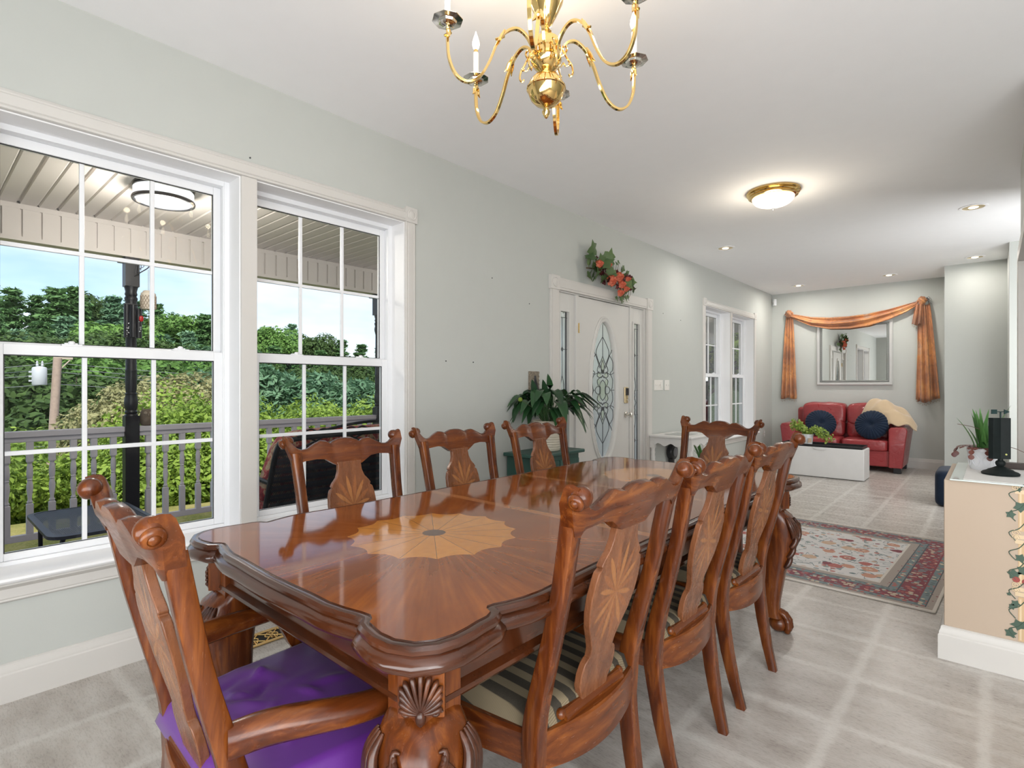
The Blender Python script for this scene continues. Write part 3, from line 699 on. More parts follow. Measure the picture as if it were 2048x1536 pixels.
# purple seat cover on the near armchair
def cover_mesh():
    b = MB(); rnd = random.Random(11)
    bumps = [(rnd.uniform(.15, .85), rnd.uniform(.2, .9), rnd.uniform(.04, .12), rnd.uniform(-.010, .016), rnd.uniform(0, pi)) for _ in range(22)]
    def f(u, v):
        U, V = 2 * u - 1, 2 * v - 1; hw = .232 + .056 * v
        x = U * hw; y = -.238 + .475 * v; z = .474 + .018 * (1 - U * U) * (1 - V * V)
        for bu, bv, br, bh, ba in bumps:
            du, dv = u - bu, v - bv; a = du * cos(ba) + dv * sin(ba); c = -du * sin(ba) + dv * cos(ba)
            z += bh * math.exp(-(a / br) ** 2 - (c / (br * .32)) ** 2)
        r = max(abs(U), abs(V))
        if r > .9: z -= .050 * ((r - .9) / .1) ** 1.5
        return (x, y, z)
    return b.grid(f, 60, 56)
mp = N('purple_satin'); cc_ = mp.coord(); nf = mp.noise(cc_, 7, 3)
M_purple = mp.bsdf(color=mp.mix(nf, (.075, .010, .17), (.14, .025, .27)), rough=.42, sheen=.12, normal=mp.bump(mp.noise(mp.coord(scale=(3, 1, 1)), 260, 2), .1, .001))
pc = obj('seat_cover', cover_mesh(), M_purple, angle=80, solid=.004); pc.location = (1.600, .612, 0.002); pc.rotation_euler = (0, 0, radians(-2))
tag(pc, 'wrinkled purple satin cover over the seat of the near armchair', 'seat cover')
# ================================================================== dining table
TC = (1.5545, 1.735); TA, TB = .528, 1.172     # veneer outline half sizes
def table_outline(off=0.0):
    # quarter outline (x>0,y>0) from +x axis middle to +y axis middle, in local coords; counter-clockwise
    SX = TA - .024
    q = [(SX, 0), (SX, .30), (SX + .002, .60), (SX + .006, .74), (SX + .012, .80), (SX + .013, .84), (SX + .008, .885), (SX - .003, .925), (SX - .012, .950), (SX - .014, .966), (SX - .006, .976), (SX + .010, .982),
         (TA - .006, 1.000), (TA - .004, 1.030), (TA + .001, 1.060), (TA + .003, 1.095), (TA - .004, 1.128), (TA - .024, 1.156), (TA - .058, 1.172), (TA - .096, 1.174), (TA - .128, 1.168), (TA - .148, 1.164),
         (TA - .158, 1.152), (TA - .174, 1.144), (TA - .20, 1.147), (TA - .24, 1.156), (TA - .29, 1.163), (TA - .36, 1.163), (TA - .44, 1.166), (0, 1.168)]
    full = q + [(-x, y) for x, y in reversed(q[:-1])] + [(-x, -y) for x, y in q[1:]] + [(x, -y) for x, y in reversed(q[1:-1])]
    if not off: return full
    n = len(full); out = []
    for i in range(n):
        x0, y0 = full[i - 1]; x1, y1 = full[(i + 1) % n]; dx, dy = x1 - x0, y1 - y0; L = math.hypot(dx, dy) or 1
        out.append((full[i][0] + dy / L * off, full[i][1] - dx / L * off))
    return out
def table_veneer():
    m = N('table_veneer'); tc = m.n('ShaderNodeTexCoord').outputs['Object']; o = m.sep(tc)
    ay = m.math('ABSOLUTE', o[1]); dy = m.math('SUBTRACT', ay, .69); dx = o[0]
    a = m.math('ARCTAN2', dy, dx); r = m.math('SQRT', m.math('ADD', m.math('MULTIPLY', dx, dx), m.math('MULTIPLY', dy, dy)))
    # radiating grain
    cv = m.n('ShaderNodeCombineXYZ'); m.set(cv.inputs[0], m.math('MULTIPLY', a, 2.6)); m.set(cv.inputs[1], m.math('MULTIPLY', r, 1.3)); m.set(cv.inputs[2], m.math('SIGN', o[1]))
    g = m.noise(cv.outputs[0], 3.0, 5, .5, .1); g2 = m.noise(m.coord(scale=(18, 3, 1)), 3, 4, .6)
    cv2 = m.n('ShaderNodeCombineXYZ'); m.set(cv2.inputs[0], m.math('MULTIPLY', a, 9.0)); m.set(cv2.inputs[1], r)
    g3 = m.noise(cv2.outputs[0], 3.0, 3, .5)
    g = m.math('ADD', m.math('MULTIPLY', g, .55), m.math('MULTIPLY', g3, .45))
    col = m.ramp(g, [(.32, (.16, .036, .005)), (.5, (.235, .060, .008)), (.68, (.33, .092, .012))])
    col = m.mix(m.math('MULTIPLY', g2, .22), col, (.10, .028, .010))
    bl = m.noise(m.coord(scale=(1.5, 1.5, 1)), 2.2, 3); col = m.mix(m.math('MULTIPLY', m.math('SUBTRACT', bl, .35), .5), col, (.07, .020, .010))
    # medallion with concave scallops
    NS = 16
    seg = m.math('ADD', m.math('MULTIPLY', a, NS / (2 * pi)), .3); fr = m.math('FRACT', m.math('ADD', seg, 32)); q = m.math('ABSOLUTE', m.math('SUBTRACT', fr, .5))    # 0 mid, .5 at cusps
    R = m.math('ADD', .228, m.math('MULTIPLY', m.math('MULTIPLY', q, q), .085))
    ins = m.math('LESS_THAN', r, R); line = m.math('GREATER_THAN', q, m.math('SUBTRACT', .5, m.math('DIVIDE', .0022, m.math('MAXIMUM', r, .01))))
    mg = m.noise(m.coord(scale=(8, 8, 1)), 4, 4); wn = m.n('ShaderNodeTexWhiteNoise', noise_dimensions='1D'); m.set(wn.inputs['W'], m.math('FLOOR', m.math('ADD', seg, 32)))
    mc = m.mix(m.math('ADD', m.math('MULTIPLY', mg, .6), m.math('MULTIPLY', wn.outputs['Value'], .35)), (.56, .235, .045), (.36, .130, .024))
    mc = m.mix(m.math('MULTIPLY', line, .75), mc, (.10, .03, .01))
    mc = m.mix(m.math('LESS_THAN', r, .034), mc, (.10, .040, .022))
    col = m.mix(ins, col, mc)
    # leaf bands across
    band = m.math('LESS_THAN', m.math('ABSOLUTE', m.math('SUBTRACT', ay, .285)), .018); seam = m.math('LESS_THAN', m.math('ABSOLUTE', m.math('SUBTRACT', ay, .262)), .0012)
    col = m.mix(m.math('MULTIPLY', band, .8), col, (.36, .135, .040)); col = m.mix(m.math('MULTIPLY', seam, .8), col, (.03, .01, .005))
    # fine scratches and haze in the lacquer
    sc1 = m.noise(m.coord(scale=(1, 1, 1)), 40, 4, .6, 1.0); haze = m.noise(m.coord(), 3.5, 4, .6)
    rough = m.math('ADD', m.math('MULTIPLY', m.ramp(sc1, [(.5, 0.0), (.8, 1.0)]), .04), m.ramp(haze, [(.35, .055), (.7, .11)]))
    return m.bsdf(color=col, rough=rough, coat=.12, coat_rough=.05, spec=.45, normal=m.bump(sc1, .003, .0004))
M_veneer = table_veneer()
tab = thing('dining_table', 'long mahogany dining table with scalloped moulded edge and sunburst medallion', 'table', (TC[0], TC[1], 0))
def ring_sec(off, z): return [(x, y, z) for x, y in table_outline(off)]
b = MB(); b.cur = 0; n = len(table_outline()); b.add(ring_sec(0, .760), [tuple(range(n))])
b.cur = 1
b.loft([ring_sec(o, z) for o, z in ((0, .760), (.0015, .7575), (.004, .7575), (.010, .7600), (.018, .7585), (.023, .752), (.0225, .745), (.018, .741), (.024, .737), (.031, .730), (.033, .722), (.030, .714), (.022, .709), (.010, .705), (-.02, .704))], caps=False)
b.cur = 1; b.add(ring_sec(-.02, .704), [tuple(reversed(range(n)))])
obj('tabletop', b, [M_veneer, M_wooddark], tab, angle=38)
# apron with lower moulding
ax, ay_ = TA - .055, TB - .055
b = MB()
for s in (-1, 1):
    prof = [(0, .704), (0, .632), (.006, .628), (.014, .622), (.016, .614), (.010, .606), (.002, .602), (-.022, .602), (-.022, .704)]
    b.loft([[(s * (ax + t), yy, z) for t, z in prof] for yy in (-ay_ + .04, ay_ - .04)])
    b.loft([[(xx, s * (ay_ + t), z) for t, z in prof] for xx in (-ax + .04, ax - .04)])
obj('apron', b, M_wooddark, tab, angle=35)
def table_leg(sx, sy):
    cx, cy = sx * (ax - .035), sy * (ay_ - .035); d = Vector((sx, sy, 0)).normalized()
    b = MB()
    b.box((cx - .048, cy - .048, .56), (cx + .048, cy + .048, .704))
    # cabriole body: (z, outward offset, half size)
    prof = [(.604, -.012, .050), (.590, .000, .060), (.57, .014, .070), (.53, .028, .078), (.48, .034, .077), (.42, .030, .068), (.36, .020, .058), (.29, .008, .050), (.22, .000, .045), (.15, -.006, .039), (.10, -.004, .036), (.075, .006, .040)]
    secs = []
    for z, o, h in prof:
        c = Vector((cx, cy, 0)) + d * o
        secs.append([(c.x + h * (abs(cos(a)) ** .62) * (1 if cos(a) >= 0 else -1), c.y + h * (abs(sin(a)) ** .62) * (1 if sin(a) >= 0 else -1), z) for a in [2 * pi * j / 20 for j in range(20)]])
    b.loft(secs)
    leg = obj('leg', b, M_wood, tab, angle=50)
    # claw and ball foot
    f = Vector((cx, cy, 0)) + d * .030; b = MB(); b.sphere((f.x, f.y, .040), .046, 18, 12, (1, 1, .87))
    for q in (-1.15, -.38, .38, 1.15):
        dd = Vector((d.x * cos(q) - d.y * sin(q), d.x * sin(q) + d.y * cos(q), 0))
        P = smooth_pts([Vector((cx, cy, .105)) + dd * .020 + d * .006, f + dd * .030 + Vector((0, 0, .085)), f + dd * .047 + Vector((0, 0, .060)), f + dd * .051 + Vector((0, 0, .030)), f + dd * .042 + Vector((0, 0, .006))], 4)
        b.tube(P, [.014 if i % 4 else .0165 for i in range(len(P) - 1)] + [.006], 8)
    obj('claw_foot', b, M_wood, leg, angle=60)
    # carved acanthus on the knee, volutes and side scrolls
    b = MB(); side = Vector((-d.y, d.x, 0))
    def kp(z, ang, push=0.0):
        o = interp(-z, [(-q[0], q[1]) for q in prof]); h = interp(-z, [(-q[0], q[2]) for q in prof])
        dd = d * cos(ang) + side * sin(ang); a = atan2(dd.y, dd.x)
        # same superellipse radius as the body
        k = (abs(cos(a)) ** .62) * (1 if cos(a) >= 0 else -1), (abs(sin(a)) ** .62) * (1 if sin(a) >= 0 else -1)
        c = Vector((cx, cy, 0)) + d * o
        p = Vector((c.x + h * k[0], c.y + h * k[1], z)); return p + dd * push
    for s in (-1, 1):
        for j in range(6):
            a0 = s * (.28 + j * .16); a1 = s * (.10 + j * .10)
            P = [kp(.50 + .012 * j, s * (.95 - .07 * j), .002), kp(.535 + .004 * j, s * (.62 + .02 * j), .006), kp(.515 - .004 * j, s * (.30 + .055 * j), .008), kp(.46, s * (.16 + .10 * j), .008), kp(.40 + .012 * j, s * (.12 + .11 * j), .004), kp(.36 + .018 * j, s * (.10 + .10 * j), .0)]
            P = smooth_pts(P, 4); b.tube(P, [.0025 + .0065 * sin(pi * i / (len(P) - 1)) for i in range(len(P))], 6)
        for j in range(3):
            P = [kp(.50 - .05 * j, s * (1.25), .004), kp(.47 - .05 * j, s * 1.05, .010), kp(.44 - .05 * j, s * 1.2, .010), kp(.43 - .05 * j, s * 1.42, .004)]
            P = smooth_pts(P, 4); b.tube(P, [.006 + .007 * sin(pi * i / (len(P) - 1)) for i in range(len(P))], 6)
        # volute curls
        c = kp(.455, s * .55, .004); nx = (d * cos(s * .55) + side * sin(s * .55)); tx = Vector((-nx.y, nx.x, 0)) * s
        b.tube([c + tx * (.024 * (1 - i / 16)) * cos(i * .75) + Vector((0, 0, 1)) * (.026 * (1 - i / 16)) * sin(i * .75) for i in range(14)], .0055, 6)
        # leaf plume at the side shoulder
        for j in range(4):
            P = [kp(.57, s * (1.0 + .16 * j), .002), kp(.54, s * (1.05 + .15 * j), .010), kp(.50, s * (.95 + .15 * j), .012), kp(.47, s * (1.0 + .12 * j), .004)]
            P = smooth_pts(P, 4); b.tube(P, [.003 + .008 * sin(pi * i / (len(P) - 1)) for i in range(len(P))], 6)
    b.sphere(tuple(kp(.50, 0, .002)), .016, 12, 8, (1, 1, 1.3)); b.sphere(tuple(kp(.475, 0, .0)), .010, 10, 6)
    for j in range(5):
        P = smooth_pts([kp(.44, (j - 2) * .09, .002), kp(.40, (j - 2) * .12, .006), kp(.35, (j - 2) * .05, .002)], 4); b.tube(P, [.002 + .004 * sin(pi * i / (len(P) - 1)) for i in range(len(P))], 6)
    obj('knee_carving', b, M_carve, leg, angle=70)
    # shell carved on the diagonal corner block
    b = MB(); hw = .042
    pc_ = Vector((cx, cy, 0)) + d * .060
    b.add([tuple(pc_ + side * a * hw + d * o + Vector((0, 0, z))) for z in (.604, .704) for a, o in ((-1, -.050), (-1, 0), (1, 0), (1, -.050))], [(0, 1, 2, 3), (7, 6, 5, 4), (0, 4, 5, 1), (1, 5, 6, 2), (2, 6, 7, 3), (3, 7, 4, 0)])
    blk = obj('corner_block', b, M_wood, leg, bevel=.002, angle=35)
    # (the block's carving stays part of the leg's carving)
    b = MB(); org = pc_ + Vector((0, 0, .615))
    for j in range(13):
        a = (j - 6) * .235; L = .072 - .018 * abs(j - 6) / 6
        tip = org + side * sin(a) * min(L, .038 / max(abs(sin(a)), .01)) + Vector((0, 0, cos(a) * L)) + d * .004
        P = [org + d * .008, org.lerp(tip, .5) + d * .010, tip]; b.tube(smooth_pts(P, 4), [.0018 + .0045 * (i / 8) if i < 8 else .002 for i in range(9)], 6, up=tuple(d))
    b.sphere(tuple(org + d * .008 + Vector((0, 0, -.006))), .010, 10, 8, (1, 1, 1.5))
    for s in (-1, 1):
        c = org + side * s * .027 + d * .004 + Vector((0, 0, .002))
        b.tube([c + side * (.011 * (1 - i / 14)) * cos(i * .8) * s + Vector((0, 0, 1)) * (.011 * (1 - i / 14)) * sin(i * .8) for i in range(12)], .003, 6)
    obj('shell_carving', b, M_carve, leg, angle=70)
for sx in (-1, 1):
    for sy in (-1, 1): table_leg(sx, sy)
# ================================================================== brass floor register
t = thing('floor_register', 'brass scrollwork floor vent on the tiles under the dining window', 'floor vent', (.215, 1.12, 0))
b = MB(); b.box((-.055, -.19, .0005), (.055, .19, .003)); obj('duct_opening', b, simple('vent_dark', (.01, .01, .01), .8), t, angle=0)
b = MB(); b.box((-.068, -.20, .003), (-.046, .20, .007)); b.box((.046, -.20, .003), (.068, .20, .007)); b.box((-.046, -.20, .003), (.046, -.178, .007)); b.box((-.046, .178, .003), (.046, .20, .007))
obj('rim', b, M_brass, t, bevel=.0015)
b = MB()
for k in range(4):
    y = -.14 + k * .093
    for s in (-1, 1):
        b.tube(smooth_pts([(-s * .046, y - .045, .0055), (-s * .02, y - .02, .0055), (s * .02, y + .02, .0055), (s * .046, y + .045, .0055)], 4), .0035, 6)
        b.tube([(s * .024 + .018 * (1 - i / 18) * cos(i * .7) * s, y + .018 * (1 - i / 18) * sin(i * .7), .0055) for i in range(14)], .003, 6)
    b.tube([(.0 + .02 * cos(2 * pi * i / 16), y + .03 * sin(2 * pi * i / 16), .0055) for i in range(16)], .003, 6, closed=True)
obj('scrollwork', b, M_brass, t)
# ================================================================== rug
RX0, RX1, RY0, RY1 = .55, 2.612, 3.635, 5.335
def rug_mat():
    m = N('oriental_rug'); tc = m.n('ShaderNodeTexCoord').outputs['Object']; o = m.sep(tc); hx, hy = (RX1 - RX0) / 2, (RY1 - RY0) / 2
    ex = m.math('SUBTRACT', hx, m.math('ABSOLUTE', o[0])); ey = m.math('SUBTRACT', hy, m.math('ABSOLUTE', o[1])); e = m.math('MINIMUM', ex, ey)
    def vor(scale, off=(0, 0, 0), sc=(1, 1, 1)):
        v = m.n('ShaderNodeTexVoronoi', {'Scale': scale}); m.set(v.inputs['Vector'], m.coord(scale=sc, loc=off)); return v
    cream, navy, red, teal, beige, rose = (.66, .61, .55), (.05, .06, .08), (.20, .018, .035), (.15, .21, .22), (.36, .30, .26), (.42, .10, .08)
    # field: scattered flowers, leaves and vines
    v1 = vor(6.8); v2 = vor(16, (3, 1, 0)); v3 = vor(24, (7, 2, 0))
    dis = m.noise(m.coord(), 26, 3); d1 = m.math('ADD', v1.outputs['Distance'], m.math('MULTIPLY', m.math('SUBTRACT', dis, .5), .22))
    d2 = m.math('ADD', v2.outputs['Distance'], m.math('MULTIPLY', m.math('SUBTRACT', dis, .5), .4))
    c1 = m.ramp(m.sep(v1.outputs['Color'])[0], [(0, rose), (.3, (.55, .26, .17)), (.55, red), (.8, (.58, .38, .25)), (.95, teal)], 'CONSTANT')
    c2 = m.ramp(m.sep(v2.outputs['Color'])[0], [(0, teal), (.35, (.45, .13, .10)), (.6, (.22, .28, .26)), (.8, (.55, .36, .25))], 'CONSTANT')
    field = m.mix(m.math('LESS_THAN', d2, .27), (.68, .66, .65), c2)
    vine = m.noise(m.coord(), 7.5, 2, .5, 1.2); field = m.mix(m.math('MULTIPLY', m.math('LESS_THAN', m.math('ABSOLUTE', m.math('SUBTRACT', vine, .5)), .016), .85), field, teal)
    field = m.mix(m.math('LESS_THAN', d1, .33), field, c1); field = m.mix(m.math('LESS_THAN', d1, .14), field, (.62, .45, .33)); field = m.mix(m.math('LESS_THAN', d1, .06), field, red)
    # border carpets
    v4 = vor(34, (1, 9, 0)); v5 = vor(17, (5, 5, 0))
    busy = m.mix(m.math('LESS_THAN', v4.outputs['Distance'], .46), red, m.ramp(m.sep(v4.outputs['Color'])[1], [(0, teal), (.35, (.55, .45, .33)), (.6, rose), (.8, (.16, .20, .2))], 'CONSTANT'))
    busy = m.mix(m.math('LESS_THAN', v5.outputs['Distance'], .22), busy, (.30, .03, .05))
    guard = m.mix(m.math('LESS_THAN', v4.outputs['Distance'], .40), teal, m.ramp(m.sep(v4.outputs['Color'])[0], [(0, rose), (.4, (.62, .52, .36)), (.7, (.09, .13, .13))], 'CONSTANT'))
    outer = m.mix(m.math('LESS_THAN', v4.outputs['Distance'], .22), beige, m.ramp(m.sep(v4.outputs['Color'])[0], [(0, red), (.5, (.2, .17, .17))], 'CONSTANT'))
    col = field
    for w, c in ((.312, cream), (.298, beige), (.262, outer), (.250, navy), (.244, guard), (.205, navy), (.197, busy), (.098, red), (.088, guard), (.052, navy), (.046, outer), (.016, cream)):
        col = m.mix(m.math('LESS_THAN', e, w), col, c)
    ff = m.noise(m.coord(), 220, 3); col = m.mix(m.math('MULTIPLY', ff, .35), col, m.mix(.5, col, (.2, .18, .17)))
    return m.bsdf(color=col, rough=.95, sheen=.2, spec=.1, normal=m.bump(ff, .4, .002))
b = MB(); b.box((-(RX1 - RX0) / 2, -(RY1 - RY0) / 2, 0.0005), ((RX1 - RX0) / 2, (RY1 - RY0) / 2, .011)); rug = obj('area_rug', b, rug_mat(), bevel=.004)
rug.location = ((RX0 + RX1) / 2, (RY0 + RY1) / 2, 0); rug.rotation_euler = (0, 0, radians(-2.6)); tag(rug, 'cream oriental rug with red and teal borders on the tiled floor', 'rug')
# ================================================================== chandelier
def emis(name, col, s):
    m = N(name); e = m.n('ShaderNodeEmission', {0: col, 1: s}); m.t.links.new(e.outputs[0], m.out.inputs[0]); return m.mat
M_bulb = emis('lit_bulb', (1.0, .88, .68), 14)
M_candle = simple('candle_sleeve', (.82, .81, .78), .45)
HX, HY = 1.6745, 1.432
ch = thing('chandelier', 'polished brass six-arm chandelier with candle bulbs hanging over the table', 'chandelier', (HX, HY, 0))
b = MB()
b.lathe([(.001, 2.094), (.006, 2.098), (.013, 2.112), (.014, 2.118), (.008, 2.124), (.011, 2.128), (.007, 2.133), (.016, 2.136), (.036, 2.144), (.052, 2.160), (.061, 2.182), (.063, 2.190), (.066, 2.192), (.066, 2.197), (.062, 2.199),
         (.057, 2.215), (.046, 2.230), (.030, 2.241), (.022, 2.245), (.020, 2.249), (.028, 2.256), (.042, 2.268), (.050, 2.280), (.052, 2.288), (.046, 2.294), (.040, 2.300), (.046, 2.304), (.046, 2.318), (.050, 2.322), (.049, 2.350), (.043, 2.358), (.030, 2.364), (.014, 2.372),
         (.012, 2.380), (.018, 2.386), (.011, 2.394), (.010, 2.402), (.020, 2.410), (.036, 2.440), (.055, 2.480), (.063, 2.510), (.060, 2.530), (.040, 2.555), (.018, 2.565), (.012, 2.575), (.024, 2.590), (.030, 2.602), (.022, 2.615), (.010, 2.625), (.009, 2.66)], 36)
obj('central_body', b, M_brass, ch, angle=40)
b = MB(); b.lathe([(.005, 2.66), (.014, 2.668), (.014, 2.674), (.006, 2.684)], 16)
for k in range(2): b.tube([(.008 * cos(a), .0, 2.694 + .014 * k + .010 * sin(a)) if k % 2 else (0, .008 * cos(a), 2.694 + .014 * k + .010 * sin(a)) for a in [2 * pi * i / 12 for i in range(12)]], .002, 6, closed=True)
b.lathe([(.005, 2.712), (.052, 2.718), (.062, 2.726), (.064, CE - .0005), (.0, CE - .0005)], 28)
obj('canopy', b, M_brass, ch, angle=40)
armpath = smooth_pts([(.044, 0, 2.285), (.050, 0, 2.325), (.075, 0, 2.362), (.108, 0, 2.374), (.145, 0, 2.352), (.175, 0, 2.305), (.200, 0, 2.245), (.232, 0, 2.192), (.272, 0, 2.170), (.308, 0, 2.186), (.330, 0, 2.230), (.336, 0, 2.280), (.336, 0, 2.336)], 6)
for k in range(6):
    Rz = Matrix.Rotation(pi / 3 * k, 4, 'Z')
    b = MB(); b.tube(armpath, .0068, 4, squash=(1.25, .85), up=(0, 1, 0)); b.xf(Rz); arm = obj('arm', b, M_brass, ch, angle=30, bevel=.001)
    for (x, z, tx, tz, L) in ((.160, 2.335, .45, -.9, .055), (.334, 2.312, .0, -1, .045)):
        b = MB()
        for s in (-1, 1):
            b.tube([(x - tx * L * .5, s * .004, z - tz * L * .5), (x, s * .011, z), (x + tx * L * .3, s * .012, z + tz * L * .3), (x + tx * L * .55, s * .019, z + tz * L * .5)], [.003, .0055, .005, .0012], 6)
        b.tube([(x - tx * L * .1 - .010, 0, z - tz * L * .1), (x + .2 * tx * L + .012, 0, z + .2 * tz * L)], .004, 6)
        b.xf(Rz); obj('leaf_collar', b, M_brass, arm)
    b = MB(); secs = []
    for r, z, sh in ((.004, 2.334, 0), (.018, 2.336, 0), (.028, 2.342, 0), (.0305, 2.349, 0), (.050, 2.352, 1), (.050, 2.3545, 1), (.029, 2.352, 0), (.017, 2.345, 0), (.004, 2.344, 0)):
        secs.append([(.336 + r * cos(2 * pi * j / 8 + pi / 8), r * sin(2 * pi * j / 8 + pi / 8), z) for j in range(8)] if sh else [(.336 + r * cos(2 * pi * j / 8 + pi / 8), r * sin(2 * pi * j / 8 + pi / 8), z) for j in range(8)])
    b.loft(secs); b.xf(Rz); obj('drip_pan', b, M_chrome, arm, bevel=.0008, angle=25)
    b = MB(); b.lathe([(.010, 2.345), (.0105, 2.350), (.0105, 2.452), (.0085, 2.453)], 16, (.336, 0, 0)); b.xf(Rz); cd = obj('candle_sleeve', b, M_candle, arm)
    b = MB(); b.lathe([(.008, 2.452), (.008, 2.464), (.006, 2.466)], 14, (.336, 0, 0)); b.xf(Rz); obj('bulb_socket', b, M_brass, cd)
    b = MB(); b.lathe([(.006, 2.465), (.011, 2.472), (.0135, 2.483), (.0125, 2.496), (.008, 2.511), (.0035, 2.524), (.0008, 2.534)], 16, (.336, 0, 0)); b.xf(Rz); obj('flame_bulb', b, M_bulb, cd)
    # S-scroll between arms
    Rs = Matrix.Rotation(pi / 3 * k + pi / 6, 4, 'Z')
    b = MB(); P = smooth_pts([(.040, 0, 2.298), (.058, 0, 2.300), (.070, 0, 2.318), (.062, 0, 2.332), (.056, 0, 2.318), (.074, 0, 2.282), (.086, 0, 2.262), (.090, 0, 2.238), (.082, 0, 2.226), (.076, 0, 2.234)], 5)
    b.tube(P, .0034, 6); b.sphere((.080, 0, 2.268), .006, 8, 6); b.tube(smooth_pts([(.080, 0, 2.266), (.066, 0, 2.262), (.058, 0, 2.274), (.050, 0, 2.262)], 4), .0026, 6)
    b.xf(Rs); obj('scroll', b, M_brass, ch)
# warm light from the candle bulbs
for k in range(6):
    ld = bpy.data.lights.new('candle_bulb_light', 'POINT'); ld.energy = .8; ld.color = (1, .80, .55); ld.shadow_soft_size = .02
    lo = bpy.data.objects.new('candle_bulb_light', ld); COL.objects.link(lo); a = pi / 3 * k; lo.location = (HX + .336 * cos(a), HY + .336 * sin(a), 2.56)
# ================================================================== flush ceiling light
fl = thing('flush_ceiling_light', 'brass flush ceiling light with a ribbed glass bowl near the entry', 'ceiling light', (1.494, 4.58, CE))
b = MB(); b.lathe([(.0, -.0005), (.195, -.0005), (.197, -.012), (.186, -.018), (.190, -.026), (.178, -.034), (.181, -.042), (.166, -.050), (.150, -.052), (.0, -.050)], 48); obj('brass_pan', b, M_brass, fl, angle=30)
def rib_glass():
    m = N('ribbed_glass_lit'); 
    b_ = m.bsdf(color=(.95, .90, .80), rough=.25, emit=(1.0, .90, .72), emit_s=1.5); return b_
b = MB(); secs = []
for i in range(11):
    a = pi / 2 * i / 10; R = .152 * cos(a) ** .75 if i < 10 else .006; z = -.050 - .070 * sin(a)
    secs.append([(R * (1 + .015 * (j % 2)) * cos(2 * pi * j / 96), R * (1 + .015 * (j % 2)) * sin(2 * pi * j / 96), z) for j in range(96)])
b.loft(secs); obj('glass_bowl', b, rib_glass(), fl, angle=25)
b = MB(); b.lathe([(.006, -.116), (.016, -.120), (.016, -.124), (.008, -.128), (.010, -.136), (.004, -.146), (.001, -.150)], 16); obj('finial', b, M_chrome, fl)
ld = bpy.data.lights.new('flush_light_glow', 'POINT'); ld.energy = 8; ld.color = (1, .88, .7); ld.shadow_soft_size = .1
lo = bpy.data.objects.new('flush_light_glow', ld); COL.objects.link(lo); lo.location = (1.494, 4.58, CE - .24)
# ================================================================== recessed cans
M_can = emis('can_lamp', (1, .93, .80), 3.0)
canl = {0: 'recessed ceiling light with a gold reflector, nearest the right edge', 1: 'recessed ceiling light near the left wall between the entry door and the far window', 2: 'recessed ceiling light in front of the far left corner', 3: 'recessed ceiling light in front of the swag and mirror', 4: 'recessed ceiling light just in front of the closet wall at the right'}
M_gold = simple('gold_reflector', (.8, .62, .35), .25, .9)
for k, (x, y) in enumerate(((2.672, 6.13), (.562, 6.105), (.567, 9.13), (1.719, 9.10), (2.638, 8.518))):
    t = thing('recessed_light', canl[k], 'ceiling light', (x, y, CE), group='recessed ceiling lights')
    b = MB(); b.lathe([(.098, -.0005), (.100, -.006), (.090, -.009), (.078, -.006), (.076, -.0005)], 32); obj('trim_ring', b, M_ceil, t)
    b = MB(); b.lathe([(.076, -.004), (.060, -.0015), (.040, -.001), (.0, -.001)], 32); obj('reflector', b, M_gold, t)
    b = MB(); b.sphere((0, 0, -.004), .036, 16, 8, (1, 1, .22)); obj('lamp', b, M_can, t)
    ld = bpy.data.lights.new('can_glow', 'AREA'); ld.shape = 'DISK'; ld.size = .15; ld.energy = (6, 6, 11, 11, 5)[k]; ld.color = (1, .95, .88)
    lo = bpy.data.objects.new('can_glow', ld); COL.objects.link(lo); lo.location = (x, y, CE - .03)
# ================================================================== green cabinet with peace lily
M_green = simple('green_paint', (.028, .085, .068), .45, var=.15)
gc = thing('green_cabinet', 'dark green painted cabinet with cut-out doors beside the entry door', 'cabinet', (0.02, 3.30, 0))
b = MB(); b.box((0, -.24, .04), (.29, .30, .665)); obj('body', b, M_green, gc, bevel=.004)
b = MB(); b.box((-.005, -.28, .665), (.325, .34, .692)); obj('top', b, M_green, gc, bevel=.008, seg=3)
for s, y0, y1 in ((0, -.225, .025), (1, .035, .285)):
    b = MB(); z0, z1 = .09, .625
    b.box((.29, y0, z0), (.304, y0 + .045, z1)); b.box((.29, y1 - .045, z0), (.304, y1, z1)); b.box((.29, y0 + .045, z0), (.304, y1 - .045, z0 + .05)); b.box((.29, y0 + .045, z1 - .05), (.304, y1 - .045, z1)); b.box((.29, y0 + .045, z0 + .05), (.296, y1 - .045, z1 - .05))
    d_ = obj('door', b, M_green, gc, bevel=.003)
    b = MB()
    for zz in (.52, .56):
        for yy in (-.04, 0, .04):
            b.prism([((y0 + y1) / 2 + yy + .014 * cos(q), zz + .018 * sin(q)) for q in [i * pi / 2 for i in range(4)]], lambda u, v: (.2965, u, v), lambda u, v: (.2975, u, v))
    obj('cut_outs', b, simple('pale_lining', (.55, .56, .52), .6), d_, angle=0)
    b = MB(); b.lathe([(.006, 0), (.006, .012), (.013, .018), (.010, .026), (0, .028)], 14); b.xf(Matrix.Translation((.304, y1 - .022 if s == 0 else y0 + .022, .40)) @ Matrix.Rotation(pi / 2, 4, 'Y')); obj('knob', b, M_black, d_)
b = MB()
for y in (-.20, .26):
    for x in (.03, .26): b.box((x - .02, y - .02, 0), (x + .02, y + .02, .04))
obj('feet', b, M_green, gc)
